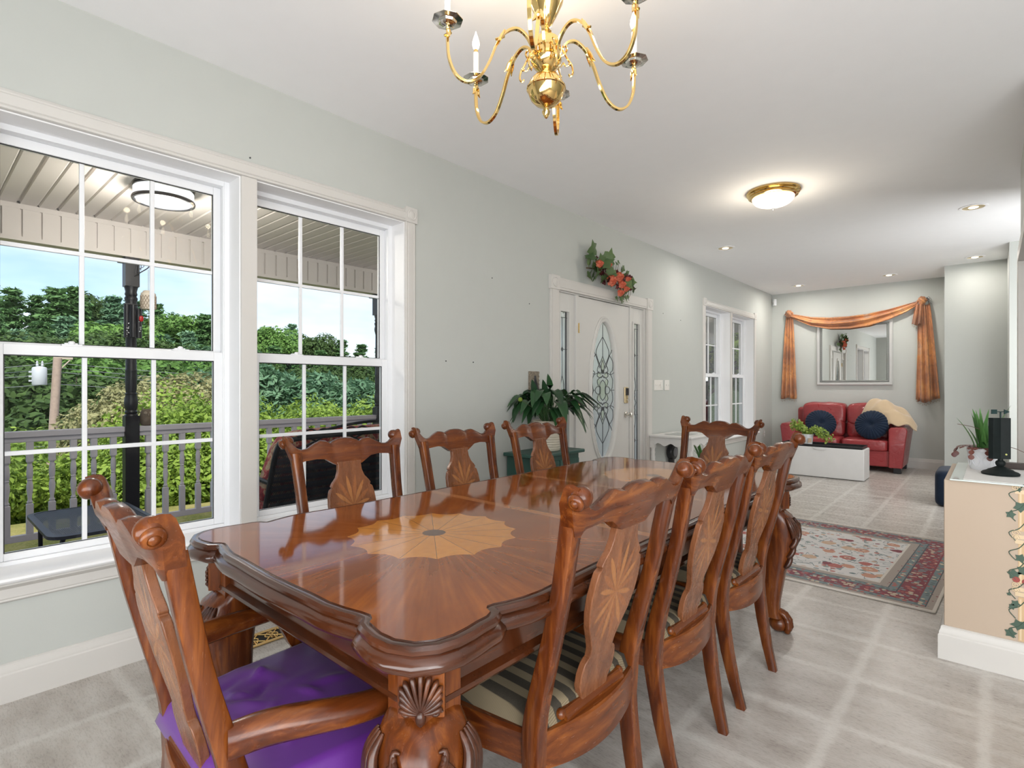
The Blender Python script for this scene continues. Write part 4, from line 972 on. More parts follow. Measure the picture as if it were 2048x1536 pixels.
def leaf_strip(b, P, wid, fold=.25, n=None):
    """one blade following path P with half-width profile wid(u)"""
    P = [Vector(p) for p in P]; m = len(P); vs = []
    for i, p in enumerate(P):
        t = (P[min(i + 1, m - 1)] - P[max(i - 1, 0)]).normalized(); sd = t.cross(Vector((0, 0, 1)))
        if sd.length < .05: sd = Vector((1, 0, 0))
        sd.normalize(); up = sd.cross(t); w = wid(i / (m - 1))
        vs += [tuple(p - sd * w + up * w * fold), tuple(p), tuple(p + sd * w + up * w * fold)]
    fs = []
    for i in range(m - 1): fs += [(3 * i, 3 * i + 1, 3 * i + 4, 3 * i + 3), (3 * i + 1, 3 * i + 2, 3 * i + 5, 3 * i + 4)]
    b.add(vs, fs)
def leaf_mat(name, a, c, rough=.35, trans=.25):
    m = N(name); g = m.n('ShaderNodeNewGeometry'); f = g.outputs['Random Per Island']; nz = m.noise(m.coord(), 30, 2)
    col = m.mix(m.math('ADD', m.math('MULTIPLY', f, .7), m.math('MULTIPLY', nz, .3)), a, c)
    p = m.n('ShaderNodeBsdfPrincipled', {'Base Color': col, 'Roughness': rough}); tr = m.n('ShaderNodeBsdfTranslucent', {0: col})
    mx = m.n('ShaderNodeMixShader', {0: trans}); m.t.links.new(p.outputs[0], mx.inputs[1]); m.t.links.new(tr.outputs[0], mx.inputs[2]); m.t.links.new(mx.outputs[0], m.out.inputs[0]); return m.mat
M_lily = leaf_mat('peace_lily_leaf', (.010, .040, .016), (.035, .105, .035), .28, .12)
M_soil = simple('potting_soil', (.03, .02, .014), .95, bump=.5)
pl = thing('potted_peace_lily', 'peace lily with drooping dark leaves in a ribbed cream pot on the green cabinet', 'plant', (.185, 3.36, .692))
b = MB(); pr = [(.085, 0), (.092, .004)] + [(.092 + .032 * i / 20 + (.0022 if i % 2 else 0), .01 + .20 * i / 21) for i in range(13)] + [(.118, .165), (.128, .225), (.131, .232), (.126, .235), (.119, .228), (.112, .205)]
b.lathe(pr, 40); obj('pot', b, simple('cream_ceramic', (.64, .58, .47), .3), pl, angle=25)
b = MB(); b.lathe([(.0, .205), (.113, .207)], 24, cap=False); obj('soil', b, M_soil, pl, angle=0)
b = MB(); rnd = random.Random(21); st = MB()
for i in range(70):
    a = rnd.uniform(0, 2 * pi); R = rnd.uniform(.10, .31); el = rnd.uniform(.2, 1.0); L = rnd.uniform(.16, .24)
    base = Vector((.03 * cos(a), .03 * sin(a), .21)); top_ = base + Vector((cos(a) * R * .55, sin(a) * R * .55, .07 + .16 * el))
    if top_.x < -.10: top_.x = -.10
    droop = rnd.uniform(.02, .17) * (1.3 - el); d_ = Vector((cos(a + rnd.uniform(-.4, .4)), sin(a + rnd.uniform(-.4, .4)), 0))
    P = [top_, top_ + d_ * L * .33 + Vector((0, 0, .03 * el)), top_ + d_ * L * .66 + Vector((0, 0, -droop * .4)), top_ + d_ * L + Vector((0, 0, -droop - .03))]
    P = [Vector((max(p.x, -.155), p.y, p.z)) for p in P]
    P = smooth_pts(P, 3); w = rnd.uniform(.030, .044)
    leaf_strip(b, P, lambda u: w * max(.02, sin(pi * min(1, u ** .75))) , .35)
    st.tube([base, base.lerp(top_, .6) + Vector((0, 0, .02)), top_], .0022, 5)
for (dy, dz, dx) in ((-.17, .30, 0), (.0, .30, -.03), (.05, .34, -.02)):
    top_ = Vector((dx, dy * .9, .22 + dz * .5)); P = smooth_pts([top_, top_ + Vector((0, dy * .1 - .01, dz * .35)), top_ + Vector((0, dy * .1 - .03, dz * .62))], 3)
    leaf_strip(b, P, lambda u: .034 * max(.02, sin(pi * min(1, u ** .8))), .3)
obj('leaves', b, M_lily, pl, angle=60); obj('stems', st, simple('leaf_stem', (.05, .12, .04), .5), pl)
b = MB(); b.tube(smooth_pts([(0, -.05, .22), (.02, -.20, .33), (.03, -.36, .40)], 5), .002, 5); obj('flower_stalk', b, simple('stalk_green', (.12, .16, .07), .5), pl)
b = MB(); b.sphere((.03, -.37, .405), .017, 10, 8); obj('spent_bloom', b, simple('bloom_green', (.15, .22, .02), .6), pl)
# wall plaque
wp = thing('wall_plaque', 'small carved stone-look plaque with a dark figure on the wall above the peace lily', 'plaque', (0.0, 3.40, 1.235))
b = MB(); b.grid(lambda u, v: (.012 + .006 * sin(u * 60) * sin(v * 70) + .004 * sin(u * 23 + v * 31), -.062 + .124 * u, -.08 + .16 * v), 30, 36); b.box((0, -.062, -.08), (.012, .062, .08)); obj('tile', b, simple('speckled_stone', (.25, .21, .16), .7, var=.9, nscale=70), wp, angle=30)
b = MB(); b.loft([[(.02 + .010 * sin(q), .012 * cos(q) * s + y, z) for q in [pi * k / 5 for k in range(6)]] for z, s, y in ((-.07, 2.2, .022), (-.03, 1.8, .012), (.0, 1.2, .004), (.025, .9, .0), (.045, .5, -.002))]); obj('figure', b, M_black, wp)
# dried flower spray over the door
fs = thing('flower_swag', 'dried rose and ivy swag hanging above the entry door', 'flower arrangement', (0.045, 4.42, 2.255))
M_ivy = leaf_mat('ivy_leaf', (.045, .10, .035), (.14, .21, .07), .5, .15); M_burg = leaf_mat('burgundy_leaf', (.045, .006, .012), (.12, .02, .02), .5, .1); M_coral = leaf_mat('coral_rose', (.55, .07, .03), (.75, .22, .12), .5, .2)
rnd = random.Random(4); bi = MB(); bb_ = MB(); br = MB(); tw = MB()
def ivy(b, c, s, nrm, a):
    nrm = Vector(nrm).normalized(); u = nrm.orthogonal().normalized(); w = nrm.cross(u); pts = []
    for q in range(14):
        th = 2 * pi * q / 14; rr = s * (1 + .22 * cos(5 * th)) * (1.0 if q else 1.25); pts.append(c + (u * cos(th + a) + w * sin(th + a)) * rr + nrm * (.15 * s * cos(th * 2)))
    b.add([tuple(c + nrm * s * .12)] + [tuple(p) for p in pts], [(0, 1 + i, 1 + (i + 1) % 14) for i in range(14)])
spine = lambda u: Vector((.03, -.36 + .74 * u, .0 - .03 * u + .02 * sin(u * 6)))
for i in range(44):
    u = rnd.random(); c = spine(u) + Vector((rnd.uniform(.0, .05), rnd.gauss(0, .05), rnd.gauss(0, .075)))
    ivy(bi, c, rnd.uniform(.028, .062) * (1.2 if u < .5 else .85), (1, rnd.gauss(0, .5), rnd.gauss(0, .5)), rnd.random() * 6)
for i in range(40):
    u = rnd.uniform(.2, .95); c = spine(u) + Vector((rnd.uniform(.0, .06), rnd.gauss(0, .05), rnd.gauss(0, .045)))
    ivy(bb_, c, rnd.uniform(.018, .036), (1, rnd.gauss(0, .8), rnd.gauss(0, .8)), rnd.random() * 6)
for (u, dz, R) in ((.18, .04, .038), (.38, .06, .034), (.48, -.06, .055), (.66, .02, .050), (.72, -.04, .040), (.68, -.13, .035), (.82, -.07, .03), (.86, .03, .026)):
    c = spine(u) + Vector((.06, 0, dz)); br = MB()
    for k in range(5):
        for j in range(5):
            a = 2 * pi * j / 5 + k * .6; rr = R * (k + 1) / 5
            ivy(br, c + Vector((.03 - k * .008, cos(a) * rr * .6, sin(a) * rr * .6)), R * (.3 + .09 * k), (.5 + .1 * (5 - k), cos(a) * .8, sin(a) * .8), a)
    obj('rose', br, M_coral, fs, angle=60)
for i in range(9):
    u = .7 + .3 * rnd.random(); s0 = spine(u); e = s0 + Vector((.01, rnd.uniform(-.05, .12), -rnd.uniform(.10, .22))); tw.tube(smooth_pts([s0, s0.lerp(e, .5) + Vector((.03, .02, 0)), e], 4), .002, 5); ivy(bi, e, .022, (1, .3, .3), i); ivy(bi, e + Vector((.01, -.03, .02)), .018, (1, -.3, .3), i)
for i in range(6):
    u = rnd.random(); s0 = spine(u); e = s0 + Vector((.02, rnd.uniform(-.05, .05), rnd.uniform(.12, .18))); tw.tube([s0, e], .0022, 5); ivy(bi, e, .02, (1, 0, .4), i)
tw.tube([spine(u) for u in [i / 12 for i in range(13)]], .006, 6)
obj('ivy_leaves', bi, M_ivy, fs, angle=60); obj('burgundy_leaves', bb_, M_burg, fs, angle=60); obj('twigs', tw, simple('twig', (.10, .06, .03), .8), fs)
# ================================================================== white side table, wall vacuum dock, snake plant by the far window
M_wpaint = simple('white_furniture', (.70, .69, .67), .4, var=.02)
wt_ = thing('white_side_table', 'small white side table with turned legs against the wall right of the entry door', 'side table', (.26, 5.63, 0))
b = MB(); b.box((-.24, -.29, .645), (.24, .29, .67)); obj('tabletop', b, M_wpaint, wt_, bevel=.009, seg=3)
b = MB()
def scal(u): return .555 + .030 * cos(u * 1.5 * pi) ** 2 + (0 if abs(u) < .9 else -.02)
for x in (-.215, .205):
    b.loft([[(x, -.26 + .52 * i / 24, scal(-1 + i / 12)), (x + .01, -.26 + .52 * i / 24, scal(-1 + i / 12)), (x + .01, -.26 + .52 * i / 24, .645), (x, -.26 + .52 * i / 24, .645)] for i in range(25)])
for y in (-.265, .255):
    b.loft([[(-.21 + .42 * i / 24, y, scal(-1 + i / 12)), (-.21 + .42 * i / 24, y + .01, scal(-1 + i / 12)), (-.21 + .42 * i / 24, y + .01, .645), (-.21 + .42 * i / 24, y, .645)] for i in range(25)])
obj('apron', b, M_wpaint, wt_, angle=40)
for sx in (-1, 1):
    for sy in (-1, 1):
        b = MB(); b.box((sx * .21 - .024, sy * .25 - .024, .53), (sx * .21 + .024, sy * .25 + .024, .645))
        pr = [(.012, 0), (.014, .03), (.018, .05), (.016, .07), (.020, .20)] + [(.023 + .003 * (i % 2), .22 + .016 * i) for i in range(14)] + [(.020, .46), (.026, .48), (.020, .50), (.024, .53)]
        b.lathe(pr, 14, (sx * .21, sy * .25, 0)); obj('leg', b, M_wpaint, wt_, angle=50)
b = MB(); b.box((-.12, -.16, .6702), (.12, .15, .674)); tg = obj('tray_insert', b, simple('table_glass', (.35, .36, .34), .1), wt_, bevel=.001)
vd = thing('wall_clock_speaker', 'round black device hanging on the wall beneath the white side table', 'speaker', (.02, 5.86, .44))
b = MB(); b.lathe([(.085, 0), (.092, .01), (.092, .045), (.085, .055), (.06, .058), (.0, .058)], 28); b.xf(Matrix.Rotation(pi / 2, 4, 'Y')); obj('round_body', b, M_blackplastic, vd, angle=40)
b = MB(); b.lathe([(.045, .058), (.05, .064), (.04, .068), (.0, .066)], 24); b.xf(Matrix.Rotation(pi / 2, 4, 'Y')); obj('centre_cap', b, simple('grey_cap', (.18, .18, .19), .4), vd, angle=40)
b = MB(); b.box((0, -.045, -.24), (.05, .045, -.07)); b.box((.0, -.02, -.44), (.02, .02, -.24)); obj('handle_stand', b, M_black, vd, bevel=.012)
M_snake = leaf_mat('snake_plant_leaf', (.05, .16, .045), (.13, .30, .08), .35, .1)
def snake_plant(name, label, loc, n, hmin, hmax, potmb, potmat, seed, spread=.09):
    t = thing(name, label, 'plant', loc); rnd = random.Random(seed); b = MB()
    for i in range(n):
        a = rnd.uniform(0, 2 * pi); r0 = rnd.uniform(0, .04); H = rnd.uniform(hmin, hmax); ln = rnd.uniform(.2, 1.0) * spread
        P = [Vector((cos(a) * (r0 + ln * (k / 6) ** 1.5), sin(a) * (r0 + ln * (k / 6) ** 1.5), .10 + H * k / 6)) for k in range(7)]; w = rnd.uniform(.010, .018)
        leaf_strip(b, P, lambda u: w * (1.1 - u ** 3) if u < .97 else .001, .3)
    obj('leaves', b, M_snake, t, angle=60); obj('pot', potmb, potmat, t, angle=30); return t
pb = MB(); pb.lathe([(.07, 0), (.075, .004), (.10, .16), (.105, .165), (.10, .17), (.09, .15), (0, .14)], 24)
snake_plant('snake_plant', 'snake plant in a pale pot on a low stand by the white side table', (.30, 6.12, .18), 26, .20, .31, pb, simple('pale_pot', (.55, .53, .50), .5), 3, .14)
b = MB(); b.lathe([(.12, .0), (.12, .02), (.03, .03), (.03, .14), (.13, .16), (.13, .178), (0, .178)], 24); tag(obj('plant_stand', b, M_wpaint), 'low round white stand under the snake plant on the floor', 'plant stand').location = (.30, 6.12, 0)
# ================================================================== mirror and swag on the far wall
mr = thing('wall_mirror', 'rectangular silver-framed mirror on the far wall behind the red loveseat', 'mirror', (1.1855, 9.78, 1.705))
def frame_ring(b, hx, hz, prof):
    b.loft([[(sx * (hx - t), -d_, sz * (hz - t)) for t, d_ in prof] for sx, sz in ((-1, -1), (1, -1), (1, 1), (-1, 1))], caps=False, closed=True)
b = MB(); frame_ring(b, .503, .495, [(0, 0), (0, .030), (.010, .036), (.040, .034), (.046, .026), (.046, 0)]); obj('outer_frame', b, simple('silver_frame', (.58, .58, .57), .35, .3), mr, angle=20)
b = MB(); frame_ring(b, .457, .449, [(0, 0), (0, .028), (.008, .032), (.022, .030), (.030, .022), (.030, 0)])
inner = obj('inner_frame', b, simple('dark_silver_frame', (.20, .21, .20), .4, .5), mr, angle=20)
b = MB()
for sx, n_ in ((0, 84),):
    for i in range(n_):
        x = -.44 + .88 * i / (n_ - 1)
        for z in (-.435, .435): b.box((x - .003, -.036, z - .007), (x + .003, -.030, z + .007))
    for i in range(82):
        z = -.43 + .86 * i / 81
        for x in (-.443, .443): b.box((x - .007, -.036, z - .003), (x + .007, -.030, z + .003))
obj('beading', b, simple('bead_silver', (.4, .41, .40), .35, .5), inner, angle=0)
b = MB(); b.box((-.43, -.018, -.422), (.43, -.012, .422)); obj('mirror_glass', b, N('mirror_silver').bsdf(color=(.90, .92, .91), rough=.0, metal=1.0), mr, bevel=.003, seg=1, angle=0)
def scarf_mat():
    m = N('copper_scarf'); c = m.coord(); n1 = m.noise(c, 3.2, 3); n2 = m.noise(m.coord(scale=(1, 1, .6)), 14, 4, .6, 1.0)
    col = m.ramp(n1, [(.32, (.27, .115, .060)), (.48, (.48, .20, .085)), (.62, (.64, .29, .10)), (.75, (.50, .35, .26))])
    col = m.mix(m.math('MULTIPLY', m.ramp(n2, [(.5, 0.0), (.62, 1.0)]), .5), col, (.22, .09, .05))
    return m.bsdf(color=col, rough=.42, sheen=.4, metal=.15, normal=m.bump(n2, .15, .004))
M_scarf = scarf_mat()
def rsin(u, f, p): return sin(2 * pi * u * f + p)
YW = 9.765
sw_ = thing('scarf_swag', 'copper sheer scarf knotted at both ends and draped over the mirror', 'window scarf', (0, 0, 0))
b = MB()
def drape(u, v):
    x = .27 + (1.99 - .27) * u
    topz = interp(u, [(0, 2.395), (.08, 2.36), (.2, 2.305), (.35, 2.275), (.5, 2.272), (.65, 2.29), (.8, 2.335), (.92, 2.385), (1, 2.42)])
    botz = interp(u, [(0, 2.345), (.08, 2.27), (.2, 2.16), (.35, 2.095), (.5, 2.08), (.65, 2.105), (.8, 2.18), (.92, 2.27), (1, 2.36)])
    z = topz + (botz - topz) * v; amp = .020 * sin(pi * min(1, max(0, u))) + .006
    y = YW - .055 - .030 * sin(pi * v) - amp * sin(v * 4.2 * pi + 2.5 * u) - .006 * sin(v * 19 + u * 9)
    return (x, y, z)
b.grid(drape, 60, 34); obj('draped_swag', b, M_scarf, sw_, solid=.004, angle=80)
def tail(xt, wt1, xb, wb1, zt, zb, ph, nf=3.5, yo=0.0, name='hanging_tail'):
    b = MB()
    def f(u, v):
        x = (xt + (xb - xt) * v) + (u - .5) * (wt1 + (wb1 - wt1) * v ** .8); z = zt + (zb - zt) * v - .012 * sin(u * 9 + ph)
        y = YW - .035 + yo - (.010 + .014 * v) * sin(u * nf * 2 * pi + ph) - .004 * sin(u * 31 + v * 5)
        return (x, y, z)
    b.grid(f, 36, 24); o = obj(name, b, M_scarf, sw_, solid=.003, angle=80)
    bd = MB(); n = max(8, int(wb1 / .017))
    for i in range(n):
        p = Vector(f((i + .5) / n, 1)); L = .022 + .012 * (i % 2)
        bd.tube([p, p + Vector((0, 0, -L))], .0013, 4); bd.sphere((p.x, p.y, p.z - L - .004), .0045, 6, 5)
    obj('bead_fringe', bd, simple('bead_bronze', (.25, .15, .08), .35, .3), o)
tail(.285, .10, .275, .245, 2.36, .99, .4)
tail(2.07, .11, 2.105, .275, 2.37, 1.01, 1.9, 3.0)
tail(2.035, .08, 2.065, .16, 2.36, .965, 3.1, 2.0, -.025)
tail(2.01, .07, 1.985, .13, 2.37, 2.08, 4.0, 2.2, -.055, 'short_tail')
for (x, z) in ((.285, 2.385), (2.04, 2.42)):
    b = MB(); c0 = Vector((x, YW - .065, z))
    for k in range(4):
        a = k * pi / 4 + .2
        b.tube([c0 + Vector((cos(q) * (.050 - .006 * k) * cos(a), -.030 * sin(q) - .008 * k, cos(q) * .045 * sin(a) + .012 * sin(q))) for q in [2 * pi * i / 16 for i in range(16)]], .020, 8, closed=True)
    b.sphere(tuple(c0 + Vector((0, -.02, 0))), .042, 12, 8, (1, .7, .9))
    obj('knot', b, M_scarf, sw_, angle=80)
b = MB(); b.tube([(2.06, YW + .013, 2.44), (2.09, YW - .09, 2.45), (2.12, YW - .10, 2.43)], .005, 6)
for k in range(5): b.tube(smooth_pts([(2.09, YW - .08, 2.44), (2.11 + .02 * cos(k), YW - .09, 2.45 + .02 * sin(k * 1.3)), (2.13 + .02 * cos(k * 2), YW - .08, 2.42 - .02 * k)], 4), .002, 5)
tag(obj('scarf_holder', b, M_lead), 'wire scarf holder sticking out beside the right knot of the scarf', 'hook')
# ================================================================== red leather loveseat
def leather():
    m = N('red_leather'); c = m.coord(); n1 = m.noise(c, 3, 4, .6, .6); n2 = m.noise(c, 9, 4, .6, 1.5)
    return m.bsdf(color=m.mix(n1, (.20, .018, .022), (.36, .045, .048)), rough=m.ramp(n2, [(.3, .26), (.7, .40)]), coat=.15, normal=m.bump(n2, .35, .02))
M_leather = leather()
sf = thing('loveseat', 'red leather loveseat against the far wall under the mirror', 'sofa', (1.145, 9.30, 0))
def puff(b, x0, x1, y0, y1, z0, z1, e=.35, n=16, wr=0, seed=0, lean=0):
    """rounded cushion block as a superellipsoid"""
    rnd = random.Random(seed); cx, cy, cz = (x0 + x1) / 2, (y0 + y1) / 2, (z0 + z1) / 2; a, bb, c = (x1 - x0) / 2, (y1 - y0) / 2, (z1 - z0) / 2
    ph = [rnd.uniform(0, 6) for _ in range(6)]; S = lambda w, m_: (1 if w >= 0 else -1) * abs(w) ** m_
    secs = []; nu, nv = 40, 22
    for i in range(nv + 1):
        v = -pi / 2 + pi * i / nv; v = max(-pi / 2 + .02, min(pi / 2 - .02, v)); row = []
        for j in range(nu):
            u = 2 * pi * j / nu; x = a * S(cos(v), e) * S(cos(u), e); y = bb * S(cos(v), e) * S(sin(u), e); z = c * S(sin(v), e)
            w = wr * (sin(x * 26 + ph[0] + z * 9) * sin(z * 30 + ph[1]) + .6 * sin(x * 47 + ph[2]) * sin(z * 17 + ph[3] + x * 12))
            row.append((cx + x, cy + y + w + lean * (z / c if c else 0), cz + z + w * .5))
        secs.append(row)
    b.loft(secs); return b
b = MB(); b.box((-.60, -.30, .075), (.60, .38, .30)); obj('base', b, M_leather, sf, bevel=.02, seg=3)
for s in (-1, 1):
    b = MB(); secs = []
    for y, sc_, top_ in ((-.345, .90, .610), (-.335, 1.0, .625), (-.2, 1.0, .628), (.1, 1, .63), (.36, 1, .62), (.38, .95, .60)):
        x0, x1 = .585, .775
        lean = .030
        pts = [(x0 + .0, .075), (x1 - .04, .075), (x1 - .015, .30), (x1 + lean - .01, top_ - .04), (x1 + lean - .03, top_), (x1 - .06, top_ + .006), (x0 + .02, top_ - .004), (x0 - .0, top_ - .03), (x0, .30)]
        secs.append([(s * (.68 + (x - .68) * sc_), y, z) for x, z in pts])
    obj('arm', b.loft(secs), M_leather, sf, bevel=.018, seg=4, angle=60)
    b = MB(); puff(b, s * .01 if s > 0 else -.585, .585 if s > 0 else -.01, -.345, .20, .285, .445, .30, wr=.003, seed=3 + s); obj('seat_cushion', b, M_leather, sf, angle=80)
    b = MB(); puff(b, .012 if s > 0 else -.575, .575 if s > 0 else -.012, .06, .30, .42, .70, .45, wr=.010, seed=8 + s, lean=.02); obj('lower_back_cushion', b, M_leather, sf, angle=80)
    b = MB(); puff(b, .008 if s > 0 else -.60, .60 if s > 0 else -.008, .10, .38, .60, .945, .38, wr=.010, seed=5 + s, lean=.03); obj('back_cushion', b, M_leather, sf, angle=80)
b = MB(); b.box((-.70, .26, .28), (.70, .42, .86)); 
obj('back_frame', b, M_leather, sf, bevel=.05, seg=5, angle=60)
for x in (-.68, .68):
    for y in (-.28, .34):
        b = MB(); b.box((x - .045, y - .045, 0), (x + .045, y + .045, .078)); obj('foot', b, M_blackplastic, sf, bevel=.006)
# round velvet cushions
M_navy = N('navy_velvet'); _c = M_navy.coord(); M_navy = M_navy.bsdf(color=M_navy.mix(M_navy.noise(_c, 12, 3), (.004, .008, .020), (.012, .026, .055)), rough=.75, sheen=.08, spec=.2)
def round_cushion(label, loc, rot, R=.205):
    t = thing('round_cushion', label, 'cushion', loc, group='round navy cushions on the loveseat'); t.rotation_euler = rot
    b = MB(); NP = 28; nu = NP * 6; secs = []
    for i in range(25):
        a = -pi / 2 + pi * i / 24; row = []
        for j in range(nu):
            th = 2 * pi * j / nu; pl_ = abs(sin(th * NP / 2)); rr = max(.004, R * (cos(a) ** .8 if i not in (0, 24) else 0.02)); rel = rr / R
            dim = math.exp(-(rel / .16) ** 2); z = .075 * (1 if sin(a) > 0 else -1) * abs(sin(a)) ** .8 * (1 - .62 * dim) + (0.010 * (pl_ - .5)) * rel * (1 if sin(a) > 0 else -1)
            row.append((rr * (1 + .02 * pl_) * cos(th), rr * (1 + .02 * pl_) * sin(th), z))
        secs.append(row)
    obj('pleated_cover', b.loft(secs), M_navy, t, angle=80)
    b = MB(); b.sphere((0, 0, .030), .018, 14, 8, (1, 1, .5)); obj('centre_button', b, M_navy, t)
round_cushion('round pleated navy velvet cushion at the right of the loveseat, leaning under the blanket', (1.515, 9.11, .645), (radians(72), 0, radians(-8)))
round_cushion('round navy velvet cushion at the left of the loveseat, half hidden by the trailing plant', (.86, 9.17, .635), (radians(66), 0, radians(22)))
# throw blanket
def blanket():
    b = MB()
    def f(u, v):
        # u across the right back corner, v from the seat over the back/arm
        P = [(1.28, 9.30, .50), (1.38, 9.27, .72), (1.48, 9.30, .93), (1.62, 9.40, .955), (1.78, 9.42, .84), (1.93, 9.38, .70), (2.00, 9.33, .60)]
        Q = [(1.50, 9.06, .455), (1.62, 9.08, .50), (1.66, 9.09, .60), (1.72, 9.08, .665), (1.82, 9.06, .665), (1.93, 9.05, .660), (2.00, 9.07, .575)]
        a = Vector(smP[int(u * (len(smP) - 1))]); c = Vector(smQ[int(u * (len(smQ) - 1))]); p = a.lerp(c, v)
        bulge = .10 * sin(pi * v) * (1 - abs(2 * u - 1) * .6)
        wv = .018 * sin(v * 13 + u * 7) + .012 * sin(u * 21 - v * 9)
        return (p.x, p.y - bulge * .35 + wv * .4, p.z + bulge * .8 + wv)
    P = [(1.30, 9.33, .52), (1.36, 9.30, .76), (1.46, 9.34, .965), (1.62, 9.42, 1.00), (1.78, 9.44, .90), (1.92, 9.42, .78), (2.01, 9.36, .60)]
    Q = [(1.50, 9.10, .465), (1.60, 9.10, .50), (1.68, 9.09, .62), (1.74, 9.06, .675), (1.84, 9.04, .672), (1.95, 9.05, .662), (2.03, 9.08, .575)]
    smP = smooth_pts(P, 12); smQ = smooth_pts(Q, 12)
    b.grid(f, 60, 36); return b
tag(obj('throw_blanket', blanket(), simple('tan_fleece', (.52, .39, .25), .95, var=.12, bump=.4, bscale=300, sheen=.5), solid=.014, angle=80), 'tan fleece blanket thrown over the right corner of the red loveseat', 'blanket')
# ================================================================== white storage bench with tray, trailing plant
bn = thing('storage_bench', 'white leatherette storage bench in front of the loveseat', 'bench', (1.10, 8.145, 0))
M_wleather = simple('white_leatherette', (.68, .67, .66), .45, bump=.05, bscale=120)
b = MB(); b.box((-.50, -.20, .006), (.50, .20, .395)); obj('box', b, M_wleather, bn, bevel=.010, seg=3)
b = MB(); b.box((-.47, -.18, .0), (.47, .18, .010)); obj('feet_plinth', b, M_black, bn)
b = MB(); b.box((-.48, -.185, .395), (.48, .185, .402))
for a_, c_ in (((-.48, -.185, .402), (.48, -.172, .428)), ((-.48, .172, .402), (.48, .185, .428)), ((-.48, -.172, .402), (-.467, .172, .428)), ((.467, -.172, .402), (.48, .172, .428))): b.box(a_, c_)
obj('black_tray_lid', b, M_blackplastic, bn, bevel=.004)
b = MB(); b.tube(smooth_pts([(-.07, -.205, .388), (-.04, -.212, .372), (.06, -.212, .372), (.09, -.205, .388)], 5), .007, 6, squash=(1, .5)); obj('pull_strap', b, M_wleather, bn)
tp = thing('trailing_plant', 'bright green trailing succulent in a white pot on the bench', 'plant', (.925, 8.12, .403))
b = MB(); b.lathe([(.052, 0), (.056, .003), (.072, .135), (.075, .140), (.072, .145), (.066, .135), (0, .125)], 24); obj('pot', b, simple('white_pot', (.75, .76, .78), .35), tp, angle=30)
b = MB(); st = MB(); rnd = random.Random(9); M_succ = leaf_mat('succulent_leaf', (.16, .30, .04), (.45, .55, .12), .4, .25)
for i in range(34):
    a = rnd.uniform(0, 2 * pi); up_ = rnd.random()
    if i < 14: e = Vector((-.10 - .10 * rnd.random(), rnd.uniform(-.08, .08), .20 + .14 * rnd.random()))
    elif i < 25: e = Vector((.12 + .22 * rnd.random(), rnd.uniform(-.10, .08), .16 - .13 * rnd.random()))
    else: e = Vector((cos(a) * .12, sin(a) * .1, .20 + .05 * rnd.random()))
    P = smooth_pts([Vector((cos(a) * .03, sin(a) * .03, .13)), Vector((e.x * .5, e.y * .6, .20 + .03 * rnd.random())), e], 6); st.tube(P, .002, 4)
    for p in P[2:]:
        for q in range(4):
            n_ = Vector((rnd.gauss(0, 1), rnd.gauss(0, 1) - .5, rnd.gauss(0, 1) + .6)); ivy(b, p + Vector((rnd.gauss(0, .012), rnd.gauss(0, .012), rnd.gauss(0, .012))), rnd.uniform(.007, .014), n_, rnd.random() * 6)
obj('leaves', b, M_succ, tp, angle=60); obj('stems', st, simple('succulent_stem', (.22, .25, .08), .6), tp)
tg_ = MB(); tg_.prism([(.0, .0), (.045, .01), (.05, .07), (.01, .065)], lambda u, v: (.02 + u, -.078 - v * .05, .03 + v), lambda u, v: (.02 + u, -.080 - v * .05, .03 + v)); obj('paper_tag', tg_, simple('kraft_tag', (.55, .42, .30), .8), tp, angle=0)
# ================================================================== navy ottoman behind the half wall
ot = thing('navy_ottoman', 'navy velvet ottoman on the floor behind the half wall', 'ottoman', (2.66, 7.05, 0))
b = MB(); puff(b, -.30, .30, -.25, .30, .0, .36, .22); obj('upholstered_body', b, M_navy, ot, angle=80)
# ================================================================== things on the half wall
cp = MB(); secs = []
for r_, z in ((.050, 0), (.053, .004), (.064, .085), (.066, .088), (.066, .100), (.063, .102), (.060, .098), (.056, .08), (.0, .075)): secs.append([(r_ * cos(2 * pi * j / 40), r_ * sin(2 * pi * j / 40), z) for j in range(40)])
cp.loft(secs)
def relief(b, R0):
    for k in range(9):
        a0 = 2 * pi * k / 9
        for s in (-1, 1):
            P = []
            for i in range(7):
                u = i / 6; z = .015 + .055 * u; a = a0 + s * .28 * sin(u * 3.0); r_ = .053 + .011 * z / .085 + .0012; P.append((r_ * cos(a), r_ * sin(a), z))
            b.tube(P, .0014, 5)
relief(cp, .05)
sp = snake_plant('snake_plant_bowl', 'snake plant with burgundy trailing cactus in an embossed white pot on the half wall', (2.765, 3.475, .793), 17, .08, .215, cp, simple('white_ceramic', (.76, .77, .80), .3), 12, .07)
b = MB(); rnd = random.Random(31)
for i in range(15):
    a = rnd.uniform(pi * .75, pi * 1.6) if i < 10 else rnd.uniform(0, 2 * pi); p = Vector((.04 * cos(a), .04 * sin(a), .10)); n = rnd.randint(3, 5); dirv = Vector((cos(a), sin(a), .3))
    for k in range(n):
        q = p + dirv.normalized() * .024
        leaf_strip(b, smooth_pts([p, p.lerp(q, .5), q], 2), lambda u: .009 * (.35 + sin(pi * u)), .2); p = q; dirv = Vector((cos(a) * (1 - .35 * k), sin(a) * (1 - .35 * k), .1 - .42 * k))
obj('cactus_stems', b, leaf_mat('christmas_cactus', (.06, .012, .012), (.22, .07, .05), .4, .1), sp, angle=60)
b = MB(); b.tube(smooth_pts([(-.01, 0, .19), (-.05, .0, .205), (-.10, -.01, .215)], 4), .0015, 5); b.tube(smooth_pts([(.02, 0, .10), (.09, -.02, .115), (.14, -.03, .095)], 4), .0015, 5); obj('dry_blades', b, simple('dry_blade', (.16, .10, .08), .7), sp)
